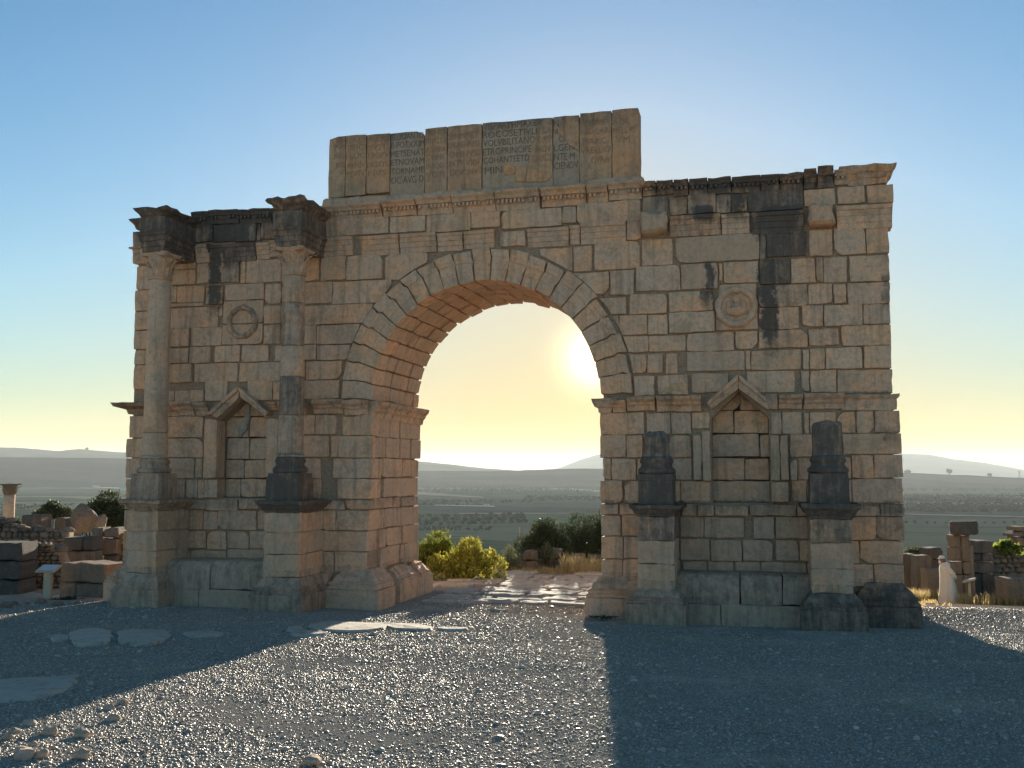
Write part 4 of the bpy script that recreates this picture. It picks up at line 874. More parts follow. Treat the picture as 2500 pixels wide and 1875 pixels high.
def column(cx, Zm, px, zs, hw, dk, full, gy, lbl):
    """zs: picture heights of the joints, bottom to top"""
    P = part('column'); P['label'] = lbl
    yf = CYL - .42
    def z(k, y=yf): return zat(Zm, px, zs[k], y)
    g0 = hgt(cx, yf)
    zb, zm, zd = z('plinth'), z('mould'), [z(k) for k in ('d1', 'd2', 'd3')]
    stack_block('plinth', cx - hw, cx + hw, yf, -.05, [(g0 - .4, .24), (zb - .02, .25), (zb, .22)], st, P, dk[0], gy, .014)
    h = zm - zb; stack_block('base_moulding', cx - hw, cx + hw, yf, -.05, [(zb + .002, .21), (zb + .15 * h, .22), (zb + .22 * h, .17), (zb + .4 * h, .19), (zb + .5 * h, .12), (zb + .75 * h, .08), (zm - .1 * h, .03), (zm, .01)], st, P, dk[0], gy, .022)
    za = zm
    for i, q in enumerate(zd):
        o = stack_block('pedestal_block', cx - hw, cx + hw, yf, -.04, [(za + .004, -.012), (za + .03, 0), (q - .03, 0), (q - .004, -.014)], st, P, dk[1] if i < 2 else dk[2], gy * random.uniform(.2, 1.0), .03, .18); za = q
    zc = z('cap'); h = zc - za
    stack_block('pedestal_cap', cx - hw, cx + hw, yf, -.03, [(za + .003, .0), (za + .2 * h, .02), (za + .3 * h, .06), (za + .6 * h, .12), (za + .7 * h, .17), (zc, .18)], st, P, dk[3], gy, .03)
    zu = z('block'); stack_block('column_plinth', cx - hw + .02, cx + hw - .02, yf + .02, CYL + .42, [(zc + .003, 0), (zu, 0)], st, P, dk[3], gy, .014)
    zt = z('base'); h = zt - zu; r_ = .315
    bp = [(r_ * 1.42, zu), (r_ * 1.44, zu + .08 * h)] if False else []
    stack_block('column_base_slab', cx - .40, cx + .40, CYL - .40, CYL + .40, [(zu + .003, 0), (zu + .26 * h, -.01)], st, P, dk[3], gy, .014)
    zq = zu + .27 * h; hh = zt - zq
    lathe('column_base', cx, CYL, [(.40, zq), (.425, zq + .1 * hh), (.425, zq + .25 * hh), (.39, zq + .33 * hh), (.355, zq + .40 * hh), (.345, zq + .55 * hh), (.365, zq + .62 * hh), (.385, zq + .74 * hh), (.36, zq + .86 * hh), (.33, zt)], 28, st, P, dk[3], gy, .014)
    return P, zt
def zz(Zm, px, py): return zat(Zm, px, py, CYL - .3)
# two standing columns
P1, t1 = column(-11.42, ZB, 300, dict(plinth=1372, mould=1272, d1=1122, d2=988, d3=850, cap=776, block=632, base=492), .42, (.42, .14, .3, .52), True, .7, 'tall grey column with a worn leafy capital at the end of the arch')
P2, t2 = column(-7.60, ZB, 1250, dict(plinth=1412, mould=1302, d1=1145, d2=996, d3=862, cap=780, block=634, base=484), .45, (.5, .14, .2, .78), True, .7, 'tall column streaked black beside the opening of the arch')
def drums(P, cx, z0, cuts, dks, gy, zt):
    n = len(cuts) + 1; zc = [z0] + cuts + [zt]
    for i in range(n):
        a, b = zc[i], zc[i + 1]; rf = lambda z: .315 - .04 * (z - z0) / (zt - z0) - .006 * (1 - (z - z0) / (zt - z0)) * 0
        pr = [(rf(a) - .012, a + .003), (rf(a), a + .03)] + [(rf(a + (b - a) * k / 6), a + (b - a) * k / 6) for k in range(1, 6)] + [(rf(b), b - .03), (rf(b) - .012, b - .003)]
        if i == 0: pr[0] = (.335, a + .003); pr.insert(1, (.325, a + .06))
        lathe('column_drum', cx, CYL, pr, 32, M['shaft'], P, dks[i], gy, .010)
k1 = zz(ZA, 495, 762); drums(P1, -11.42, t1, [zz(ZB, 390, 320)], [.05, .22], .3, k1)
c1 = zz(ZA, 480, 547); capital(-11.42, CYL, k1, c1, .275, P1, .12, .3)
k2 = zz(ZA, 1563, 728); drums(P2, -7.60, t2, [zz(ZB, 1290, 200), zz(ZA, 1560, 1550), zz(ZA, 1560, 1300), zz(ZA, 1560, 950)], [.5, .62, .05, .5, .42], .3, k2)
c2 = zz(ZA, 1560, 503); capital(-7.60, CYL, k2, c2, .275, P2, .3, .3)
def ressaut(P, cx, Zm, px, ys, hw, dk):
    """entablature that steps forward over a column"""
    yf = CYL - .40; z = [zat(Zm, px, q, yf) for q in ys]
    h = z[1] - z[0]; stack_block('architrave_block', cx - hw, cx + hw, yf, -.02, [(z[0], -.02), (z[0] + .26 * h, -.02), (z[0] + .28 * h, .01), (z[0] + .55 * h, .01), (z[0] + .58 * h, .04), (z[0] + .82 * h, .05), (z[0] + .88 * h, .10), (z[1], .11)], st, P, dk, .3, .02)
    stack_block('frieze_block', cx - hw - .03, cx + hw + .03, yf - .03, -.02, [(z[1] + .003, .0), (z[2], 0)], st, P, dk, .2, .02)
    h = z[3] - z[2]; o = stack_block('cornice_block', cx - hw, cx + hw, yf, .3, [(z[2] + .003, .0), (z[2] + .3 * h, .05), (z[2] + .4 * h, .08), (z[2] + .6 * h, .15), (z[2] + .85 * h, .20), (z[3], .16)], st, P, dk, .1, .085, .16)
ressaut(P1, -11.42, ZA, 450, (545, 392, 262, 195), .33, .75); ressaut(P2, -7.60, ZA, 1540, (502, 352, 212, 120), .35, .7)
# two broken columns
P3, t3 = column(1.44, ZF, 490, dict(plinth=1404, mould=1322, d1=1174, d2=1034, d3=888, cap=818, block=672, base=526), .40, (.5, .16, .62, .76), False, .8, 'broken fluted black column stub on the pedestal beside the opening')
P4, t4 = column(5.13, ZF, 1535, dict(plinth=1442, mould=1350, d1=1204, d2=1048, d3=905, cap=812, block=668, base=518), .42, (.66, .24, .55, .76), False, .8, 'broken smooth black column stub on the pedestal near the outer corner')
ztop = zz(ZF, 490, 372); lathe('broken_shaft', 1.44, CYL, [(.31, t3), (.305, t3 + .1)] + [(.30, t3 + .1 + (ztop - t3 - .2) * k / 8) for k in range(1, 8)] + [(.27, ztop - .12), (.17, ztop)], 48, M['shaft'], P3, .66, .6, .008, 20, (t3 + .09, ztop), .03, .05, False)
ztop = zz(ZF, 1530, 325); lathe('broken_shaft', 5.13, CYL, [(.33, t4), (.325, t4 + .08)] + [(.315, t4 + .08 + (ztop - t4 - .1) * k / 8) for k in range(1, 8)] + [(.31, ztop - .04), (.26, ztop)], 32, M['shaft'], P4, .70, .6, .012, 0, (0, 0), 0, .06, False)
# ---- attic with its inscription
sl_ = M['slab']; cm = M['cement']
for (xa, xb, ya, yb) in ((130, 345, 606, 662), (348, 700, 588, 640), (703, 1168, 562, 612), (1171, 1450, 538, 590), (1453, 1738, 524, 560), (1741, 2082, 482, 540)):
    x0, x1, z0, z1 = rect(ZC, (xa, xb, ya, yb), -.15); stack_block('ledge_block', x0, x1, -.12, 1.0, [(z0 - .03, .03), (z1 - .05, .02), (z1, -.03)], st, P_A, .2, .4, .035, .2)
slabs = {}
for i, (b, m, dk) in enumerate((((160, 261, 236, 602), sl_, .3), ((264, 388, 226, 588), sl_, .15), ((391, 533, 220, 574), sl_, .2), ((536, 747, 206, 592), cm, .1), ((750, 885, 182, 580), sl_, .2), ((888, 1097, 166, 560), sl_, .3),
                       ((1100, 1532, 134, 548), cm, .05), ((1535, 1697, 108, 520), cm, .25), ((1700, 1894, 86, 510), sl_, .3), ((1897, 2058, 66, 486), sl_, .2))):
    x0, x1, z0, z1 = rect(ZC, b); yy = -.03 if m is sl_ else 0.0
    slabs[i] = stone_poly('inscribed_slab', quad(x0 + .001, x1 - .001, z0 - .04, z1), FY(yy), .62, P_A, m, dk, .1 if m is sl_ else .5, ch=.008, jit=.012, bump=.004, step=.3, rc=.04)
def frag(pts, y=-.035, dk=.05): return stone_poly('slab_fragment', [onY(*ZC(*p)) for p in pts], FY(y), .06, P_A, sl_, dk, 0, ch=.01, jit=.01, bump=.004)
f7 = frag([(1530, 128), (1530, 480), (1495, 514), (1368, 516), (1385, 400), (1408, 300), (1440, 215), (1470, 132)], dk=.15); frag([(1228, 410), (1262, 404), (1303, 420), (1298, 462), (1240, 474)]); frag([(1307, 418), (1372, 424), (1364, 516), (1306, 512)])
f8 = frag([(1562, 206), (1600, 110), (1694, 108), (1694, 328), (1640, 290)], dk=.35)
core([(-7.1, .95, .1, .9, 10.3, 12.1)], P_A)
def text(line, px, py, hpx, wpx, parent, mat, y):
    cu = bpy.data.curves.new('inscription_line', 'FONT'); cu.body = line; cu.size = 1; cu.extrude = .004; cu.offset = -.012; cu.resolution_u = 2
    ob = bpy.data.objects.new('tmp', cu); S.collection.objects.link(ob); dg = bpy.context.evaluated_depsgraph_get()
    me = bpy.data.meshes.new_from_object(ob.evaluated_get(dg)); bpy.data.objects.remove(ob)
    co = np.empty(len(me.vertices) * 3); me.vertices.foreach_get('co', co); co = co.reshape(-1, 3)
    x0, z0 = onY(*ZC(px, py + hpx)); x1, z1 = onY(*ZC(px + wpx, py)); z1 = z0 + (onY(*ZC(px, py))[1] - z0)
    mn, mx_ = co.min(0), co.max(0)
    nx = (co[:, 0] - mn[0]) / (mx_[0] - mn[0]) * (x1 - x0); nz = (co[:, 1] - mn[1]) / (mx_[1] - mn[1]) * (z1 - z0)
    out = np.stack([nx, co[:, 2], nz], 1); me.vertices.foreach_set('co', out.ravel().astype(np.float32)); me.update(); me.name = 'inscription_line'
    o = bpy.data.objects.new('inscription_line', me); me.materials.clear(); me.materials.append(mat); o.location = (x0, y, z0)
    link(o, parent); o.matrix_parent_inverse = Matrix.Translation(parent.location).inverted()
gd, gb = M['groove_dark'], M['groove']
for (k, mat, y, lines) in (
    (0, gb, -.034, [('IMP', 205, 250, 34, 54), ('PON', 198, 285, 34, 62), ('AVG', 195, 340, 34, 64), ('RG', 208, 398, 34, 50), ('V', 222, 446, 32, 30)]),
    (1, gb, -.034, [('CAES', 270, 246, 34, 112), ('TIFICI', 268, 292, 36, 116), ('FELIC', 266, 344, 34, 116), ('AVNIV', 272, 400, 34, 110), ('MSEIV', 272, 452, 34, 108)]),
    (2, gb, -.034, [('M·AVR', 398, 240, 36, 126), ('MVSTI', 396, 290, 36, 128), ('TROPV', 396, 340, 36, 130), ('ERSOS', 396, 396, 34, 126), ('EIVS', 402, 448, 34, 110)]),
    (3, gd, -.003, [('ELLIOANTO', 543, 222, 38, 198), ('B·POTXXIM', 541, 272, 38, 204), ('METSENAT', 540, 326, 38, 204), ('ETNOVAM', 541, 378, 38, 202), ('TORNAME', 541, 432, 38, 200), ('OC·AVG·D', 541, 486, 42, 198)]),
    (4, gb, -.034, [('NINO', 758, 196, 36, 118), ('IIIICO', 756, 248, 36, 122), ('ASEIPA', 755, 302, 36, 126), ('SVPR', 757, 350, 36, 112), ('INCO', 757, 404, 34, 112), ('VOTI', 758, 458, 34, 110)]),
    (5, gb, -.034, [('SIIIPPET', 893, 222, 36, 190), ('INAE·RISI', 893, 276, 36, 190), ('OMNVSI', 900, 332, 36, 180), ('NTRVIN', 900, 386, 36, 180), ('DEVONV', 905, 444, 36, 170)]),
    (6, gd, -.003, [('VGPARTHMAXBR', 1106, 158, 40, 358), ('ROCOSETIVLI', 1106, 208, 40, 330), ('VOLVBILITANO', 1106, 258, 40, 318), ('ETROPRINCIPE', 1106, 312, 40, 295), ('COHANTEETD', 1108, 366, 38, 280), ('MIN', 1116, 424, 42, 106)]),
    (7, gd, -.003, [('N', 1541, 136, 40, 28), ('VM', 1541, 190, 34, 34), ('O', 1570, 228, 42, 40), ('LGEN', 1542, 286, 40, 124), ('NTE·M·', 1541, 342, 40, 138), ('CIENDV', 1542, 396, 42, 146)]),
    (8, gb, -.034, [('FELICIMA', 1708, 138, 38, 176), ('NGVLARI', 1706, 192, 38, 180), ('MARC', 1720, 252, 36, 140), ('VRELLIO', 1706, 306, 40, 180), ('CVRA', 1770, 362, 40, 110)]),
    (9, gb, -.034, [('ATRI', 1902, 128, 38, 90), ('MELLVS', 1902, 184, 38, 138), ('VM', 1925, 240, 36, 80)])):
    for (s, px, py, h, w) in lines: text(s, px, py, h, w, slabs[k], mat, y - (.006 if k not in (3, 6, 7) else .004))
for (s, px, py, h, w) in [('LA', 1476, 180, 38, 50), ('OPV', 1440, 240, 38, 84), ('INDV', 1428, 298, 38, 98), ('DICI', 1412, 354, 38, 110)]: text(s, px, py, h, w, f7, gb, -.043)
# ================================================================== ruins beside and behind the arch
def gz(p): return ground_z(p.x, p.y)
def wall_at(name, x0, y0, x1, y1, courses, thick, parent, dk=.3, gy=.3, z0=None, gap=.012, pname='block', mat=None):
    """ashlar wall between two ground points; courses = list of (height, [relative joints])"""
    a, b = Vector((x0, y0)), Vector((x1, y1)); d = b - a; L = d.length; d /= L; n = Vector((-d.y, d.x))
    z = (ground_z(x0, y0) - .05) if z0 is None else z0
    for h, js in courses:
        for (u0, u1) in zip(js, js[1:]):
            if u0 is None or u1 is None: continue
            fr = lambda u, v, w: (a.x + d.x * u + n.x * w, a.y + d.y * u + n.y * w, v)
            stone_poly(pname, quad(u0 * L + gap, u1 * L - gap, z + gap, z + h - gap), fr, thick, parent, mat or M['ruin'], dk * random.uniform(.7, 1.3), (.35 + gy) * random.uniform(.6, 1.4), ch=.04, jit=.03, bump=.03)
        z += h
def thing(name, p, label, cat, group=None): return tag(empty(name, p), label, cat, group)
def child_fix(e):
    for c in e.children: c.matrix_parent_inverse = Matrix.Translation(e.location).inverted()
def span(px0, px1, py, dep):
    a, b = at_depth(px0, py, dep), at_depth(px1, py, dep); return a, b
def ashlar(label, px0, px1, pyt, pyb, dep, courses, thick, dk=.3, gy=.3, skew=0., name='ruined_wall', group=None, cat='wall'):
    """wall seen between picture columns px0..px1 and rows pyt..pyb at a depth; courses as lists of joints bottom to top"""
    a, b = at_depth(px0, pyb, dep), at_depth(px1, pyb, dep + skew); t = at_depth((px0 + px1) / 2, pyt, dep + skew / 2)
    zb = min(a.z, b.z); H = t.z - zb
    e = thing(name, ((a.x + b.x) / 2, (a.y + b.y) / 2, zb), label, cat, group)
    tot = sum(c[0] for c in courses); zg = min(ground_z(a.x, a.y), zb) - .1
    cs = [(c[0] / tot * H, c[1]) for c in courses]; cs[0] = (cs[0][0] + zb - zg, cs[0][1])
    wall_at(name, a.x, a.y, b.x, b.y, cs, thick, e, dk, gy, zg); child_fix(e); return e
def rubble(label, px0, px1, top, pyb, dep, n, thick=.6, skew=0., dk=.05, gy=.2, name='rubble_wall'):
    """wall of rough stones; top = [(px, py)...] skyline"""
    e = None; a, b = at_depth(px0, pyb, dep), at_depth(px1, pyb, dep + skew); d = (b - a); d.z = 0; L = d.length; d.normalize(); nn = Vector((-d.y, d.x, 0))
    zb = min(a.z, b.z, ground_z(a.x, a.y)) - .1
    e = thing(name, ((a.x + b.x) / 2, (a.y + b.y) / 2, zb), label, 'wall')
    xs, ys = [p[0] for p in top], [p[1] for p in top]
    def ztop(u): px = px0 + (px1 - px0) * u; return at_depth(px, float(np.interp(px, xs, ys)), dep + skew * u).z
    bm = bmesh.new(); K = 14; f = []; bk = []
    for i in range(K + 1):
        u = i / K; p = a + d * (u * L); z = ztop(u) - .08
        f.append((bm.verts.new((p.x + nn.x * .08, p.y + nn.y * .08, zb)), bm.verts.new((p.x + nn.x * .08, p.y + nn.y * .08, z)))); q = p + nn * thick; bk.append((bm.verts.new((q.x, q.y, zb)), bm.verts.new((q.x, q.y, z))))
    for i in range(K):
        bm.faces.new((f[i][0], f[i + 1][0], f[i + 1][1], f[i][1])); bm.faces.new((bk[i][0], bk[i + 1][0], bk[i + 1][1], bk[i][1])); bm.faces.new((f[i][1], f[i + 1][1], bk[i + 1][1], bk[i][1]))
    for s in (0, K): bm.faces.new((f[s][0], f[s][1], bk[s][1], bk[s][0]))
    bmobj('wall_core', bm, M['mortar'], e)
    H = max(ztop(k / 20) for k in range(21)) - zb; hh = math.sqrt(L * H / n)
    z = zb
    while z < zb + H:
        h = hh * random.uniform(.55, 1.15); u = random.uniform(-.3, 0) * hh
        while u < L:
            w = hh * random.uniform(.7, 1.9)
            if u > -.1 and u + w < L + .15 and z + h * .5 < ztop(min(1, max(0, (u + w / 2) / L))):
                p = a + d * (u + w / 2) + nn * random.uniform(0, .06)
                o = rock('rough_stone', Vector((p.x, p.y, z + h / 2)), w * .54, .17, h * .62, M['ruin'], math.atan2(d.y, d.x), e, 2, .22); o['dark'] = dk * random.uniform(0, 2.5); o['grey'] = (.2 + gy) * random.uniform(.3, 1.6)
            u += w
        z += h * .95
    for i in range(int(L / .5)):                                    # loose stones on the wall head
        u = random.random(); p = a + d * (u * L) + nn * random.uniform(.1, thick - .1); r_ = random.uniform(.09, .2)
        o = rock('rough_stone', Vector((p.x, p.y, ztop(u) - .04 + r_ * .3)), r_ * 1.2, r_, r_ * .8, M['ruin'], None, e, 2, .25)
    child_fix(e); return e
# left of the arch
ashlar('tall dark stack of three squared blocks beside the rubble wall', -70, 48, 1325, 1457, 28.2, [(1, [0, 1]), (1.15, [0, 1]), (1.15, [0, 1])], 1.0, 1.0, .3)
ashlar('pair of big stacked orange-brown blocks right behind the information sign', 142, 258, 1376, 1468, 27.6, [(1, [0, .35, 1]), (1, [0, 1])], .9, .4, .3, skew=-.6)
rubble('low wall of small rough orange stones beside the tall dark block stack', 40, 152, [(40, 1330), (80, 1322), (115, 1330), (135, 1342), (152, 1378)], 1452, 29.8, 130)
ashlar('dark squared block wall standing behind the stacked orange-brown blocks', 148, 226, 1312, 1446, 31.0, [(1.1, [0, .5, 1]), (.75, [0, 1]), (.62, [0, .62, 1])], .7, .7, .3)
ashlar('broken wall of mixed dark blocks and small stones joining the arch', 200, 284, 1288, 1446, 32.0, [(1, [0, .4, .98]), (1, [0, .3, .55, 1]), (.9, [0, .25, .5, 1]), (.6, [.2, .55, 1])], .7, .6, .3)
rubble('rubble wall with an orange face hidden behind the arch corner', 276, 330, [(276, 1292), (330, 1300)], 1446, 32.4, 40)
rubble('long grey rubble wall with a grassy top behind the low orange wall', -60, 160, [(-60, 1268), (10, 1272), (60, 1286), (160, 1296)], 1360, 36.0, 150, gy=.6, dk=.3)
ashlar('squarish dark boulder block on top of the grey rubble wall', 50, 100, 1257, 1296, 38.0, [(1, [0, 1])], .9, .6, .4, name='stone_block', cat='block')
ashlar('long flat dark coping block beyond the grey rubble wall', 132, 182, 1264, 1290, 39.0, [(1, [0, .55, 1])], .7, .5, .4, name='stone_block', cat='block')
e = rock('boulder', at_depth(206, 1276, 38.5), .50, .42, .70, M['ruin'], .4, None, 3, .26); e['dark'] = .45; e['grey'] = .7; tag(e, 'rounded upright mossy boulder standing before the dark bush', 'boulder')
e = rock('boulder', at_depth(248, 1276, 38.0), .20, .18, .30, M['ruin'], 1.4, None, 3, .3); e['dark'] = .1; e['grey'] = .3; tag(e, 'small knobbly reddish boulder beside the rounded mossy boulder', 'boulder')
for (px, py, s) in ((15, 1484, 34), (30, 1478, 26), (100, 1474, 30), (66, 1476, 14), (140, 1478, 24), (190, 1474, 16)):
    p = onG(px, py); r_ = s / FPX * 27 / 2
    tag(rock('rubble_stone', p + Vector((0, 0, r_ * .2)), r_, r_ * .8, r_ * .6, M['ruin']), 'rough fallen stone on the ground near the foot of the information sign', 'stone', 'fallen stones at the foot of the ruins')
# standing column beyond the ruins
c = at_depth(20, 1287, 46.0); cb = ground_z(c.x, c.y)
col = thing('column', (c.x, c.y, cb), 'lone standing column with a flared capital far behind the rubble walls', 'column')
zt = at_depth(20, 1207, 46.0).z; zc = at_depth(20, 1181, 46.0).z
o = lathe('shaft', c.x, c.y, [(.29, cb - .2)] + [(.27 - .03 * k / 6, cb + (zt - cb) * k / 6) for k in range(7)], 20, M['shaft'], col, .1, .2)
capital(c.x, c.y, zt - .02, zc, .25, col, .4, .5, M['ruin']); child_fix(col)
# information signs
def sign(px, pyb, dep, h, w, rz, label, tilt):
    p = at_depth(px, pyb, dep); p.z = min(p.z, ground_z(p.x, p.y) + .02)
    e = empty('information_sign', p, None, rz); tag(e, label, 'sign', 'information signs')
    bm = bmesh.new(); lean = -.05
    for (hw, hd, z0, z1) in ((w, w * .6, -.15, h * .86),):
        vs = [bm.verts.new((x + (lean if z else 0), y_, z)) for z in (z0, z1) for x, y_ in ((-hw, -hd), (hw, -hd), (hw, hd), (-hw, hd))]
        for f in ((0, 1, 2, 3), (4, 5, 6, 7), (0, 1, 5, 4), (1, 2, 6, 5), (2, 3, 7, 6), (3, 0, 4, 7)): bm.faces.new([vs[q] for q in f])
    bmesh.ops.bevel(bm, geom=bm.edges[:], offset=.012, segments=1, affect='EDGES'); bmobj('post', bm, M['cream'], e)
    for nm, mat, k, th, dz in (('panel', M['cream'], 1.0, .05, 0), ('face', M['panel'], .86, .012, .032)):
        bm = bmesh.new(); bmesh.ops.create_cube(bm, size=1)
        for v in bm.verts: v.co = Vector((v.co.x * .56 * k, v.co.y * .42 * k, v.co.z * th + dz))
        bmesh.ops.bevel(bm, geom=bm.edges[:], offset=.006, segments=1, affect='EDGES')
        o = bmobj(nm, bm, mat, e, (lean, 0, h * .93)); o.rotation_euler = (R(tilt), 0, 0)
    return e
M['cream'] = plain('cream_concrete', (.56, .47, .33), .8, var=.12, scale=14); M['panel'] = plain('pale_panel', (.52, .53, .52), .35, .5, var=.12, scale=30)
sign(120, 1468, 27.0, .95, .11, R(8), 'cream pedestal sign leaning beside the stacked orange-brown blocks', 20)
sign(2368, 1452, 34.2, .92, .075, R(76), 'slim cream pedestal sign beside the robed person', -16)
# right of the arch
pil = ashlar('tall leaning pillar of pale slabs under a rough dark capstone', 2330, 2374, 1306, 1436, 36.6, [(1, [0, .55, 1]), (1, [0, .55, 1]), (1.05, [0, .5, 1]), (1, [0, .5, 1])], .5, .02, .1, name='ruined_pillar', cat='pillar')
cp = at_depth(2352, 1289, 36.6); e = rock('capstone', cp, .46, .36, .36, M['ruin'], .25, None, 3, .12); e['dark'] = .8; e['grey'] = .4
for v in e.data.vertices: v.co = Vector((max(-.42, min(.42, v.co.x * 1.25)), max(-.34, min(.34, v.co.y * 1.2)), max(-.26, min(.26, v.co.z * 1.25)))) + noise.noise_vector(v.co * 4) * .03
tag(e, 'rough dark squared capstone perched on the leaning pale pillar', 'stone')
tag(stack_block('stone_post', *(lambda a: (a.x - .06, a.x + .06, a.y - .06, a.y + .06))(at_depth(2376, 1430, 36.0)), (lambda a: [(a.z - .3, 0), (a.z + 1.45, -.01)])(at_depth(2376, 1430, 36.0)), M['ruin'], None, 0, .2, .02, .3), 'thin pale upright stone post between the leaning pillar and dark block wall', 'post')
ashlar('wall of three big dark stacked blocks beside the leaning pillar', 2372, 2430, 1320, 1434, 37.2, [(1, [0, .45, 1]), (.85, [0, 1]), (.62, [0, .5, 1]), (.95, [0, 1])], .8, .55, .4)
rubble('grey rubble wall with large irregular stones beside three dark blocks', 2428, 2560, [(2428, 1342), (2470, 1352), (2560, 1356)], 1432, 38.0, 80, gy=.7, dk=.15)
ashlar('stepped stack of dark blocks rising behind the grey rubble wall', 2474, 2560, 1286, 1372, 40.5, [(1.6, [0.12, 1]), (1, [.12, 1]), (.55, [0, 1]), (.5, [.12, 1])], .8, .5, .4)
ashlar('low dark squared block lying on gravel before the grey rubble wall', 2458, 2570, 1412, 1464, 33.4, [(1, [0, 1])], .8, .4, .5, name='stone_block', cat='block')
ashlar('squared dark block in dry grass beside the arch corner', 2205, 2238, 1352, 1396, 39.0, [(1, [0, 1])], .6, .8, 1.4, name='stone_block', cat='block')
ashlar('grey upright block in dry grass between two dark blocks', 2236, 2276, 1356, 1400, 38.2, [(1, [0, 1])], .5, .5, 1.6, name='stone_block', cat='block')
ashlar('black squared block standing behind the grey upright block', 2266, 2312, 1338, 1398, 40.0, [(1, [0, 1]), (.8, [0, .9])], .7, 1.1, .3, name='stone_block', cat='block')
ashlar('long low stone half sunk in dry grass beside the robed person', 2260, 2318, 1388, 1414, 36.8, [(1, [0, 1])], .5, .2, .6, name='stone_block', cat='block')
# seen through the opening
ashlar('broken pair of stacked dark blocks behind the grey shrub', 1272, 1314, 1346, 1395, 35.0, [(1, [0, .96]), (.9, [.1, 1])], .8, .7, .4, name='stone_block', cat='block')
ashlar('dark squared block beside the small wispy shrub with pale top', 1316, 1374, 1341, 1392, 36.2, [(1, [0, .6, 1]), (1, [.58, 1])], .8, .6, .4, name='stone_block', cat='block')
ashlar('dark block standing in dry grass before the dark olive shrubs', 1398, 1428, 1354, 1380, 37.5, [(1, [0, 1])], .6, .7, .4, name='stone_block', cat='block')
ashlar('long dark block behind dry grass beside the inner pier', 1438, 1490, 1355, 1378, 38.0, [(1, [0, 1])], .6, .7, .4, name='stone_block', cat='block')
# ------------------------------------------------------------------ plants
def leaves(name, blobs, n, size, mat, parent, up=.3, aspect=2.4, shell=.55):
    """foliage: many single leaves in and on a set of ellipsoids (x, y, z, rx, ry, rz)"""
    w = np.array([b[3] * b[4] + b[3] * b[5] for b in blobs]); w = w / w.sum(); idx = rng.choice(len(blobs), n, p=w); B = np.array(blobs)[idx]
    d = rng.normal(size=(n, 3)); d /= np.linalg.norm(d, axis=1)[:, None]; rr = shell + (1 - shell) * rng.random(n) ** .5; rr *= 1 + .16 * rng.normal(size=n) * (rng.random(n) < .35)
    lump_ = np.array([n2(a[0] * 2.3 + b[0], a[1] * 2.3 + b[1], a[2] * 2.3, 1.4) for a, b in zip(d, B)]); rr *= 1 + .28 * lump_
    c = B[:, :3] + d * B[:, 3:] * rr[:, None]
    dirv = d * .8 + rng.normal(size=(n, 3)) * .7 + np.array([0, 0, up]); dirv /= np.linalg.norm(dirv, axis=1)[:, None]
    sd = np.cross(dirv, rng.normal(size=(n, 3))); sd /= np.linalg.norm(sd, axis=1)[:, None]
    L = size * (.6 + .8 * rng.random(n))[:, None]; Wd = L / aspect
    v = np.stack([c - dirv * L * .5, c + sd * Wd * .5, c + dirv * L * .5, c - sd * Wd * .5], 1).reshape(-1, 3)
    me = bpy.data.meshes.new(name); me.vertices.add(4 * n); me.vertices.foreach_set('co', v.ravel()); me.loops.add(4 * n); me.loops.foreach_set('vertex_index', np.arange(4 * n, dtype=np.int32)); me.polygons.add(n); me.polygons.foreach_set('loop_start', np.arange(0, 4 * n, 4, dtype=np.int32))
    sh = np.repeat(np.clip(rng.random(n) * .75 + .25 * np.clip(lump_ + .5, 0, 1), 0, 1), 4); at = me.attributes.new('shade', 'FLOAT', 'POINT'); at.data.foreach_set('value', sh.astype(np.float32)); me.update(); me.validate(); me.materials.append(mat)
    return link(bpy.data.objects.new(name, me), parent)
def stems(name, p, targets, r_, mat, parent):
    bm = bmesh.new()
    for t in targets:
        a = Vector(p); b = Vector(t); prev = None; mid = a.lerp(b, .5) + Vector((random.uniform(-.1, .1), random.uniform(-.1, .1), .08))
        for k in range(6):
            u = k / 5; q = a.lerp(mid, u).lerp(mid.lerp(b, u), u); rr = r_ * (1 - .75 * u)
            ring = [bm.verts.new(q + Vector((rr * math.cos(i * 1.2566), rr * math.sin(i * 1.2566), 0))) for i in range(5)]
            if prev:
                for i in range(5): bm.faces.new((prev[i], prev[(i + 1) % 5], ring[(i + 1) % 5], ring[i]))
            prev = ring
    return bmobj(name, bm, mat, parent)
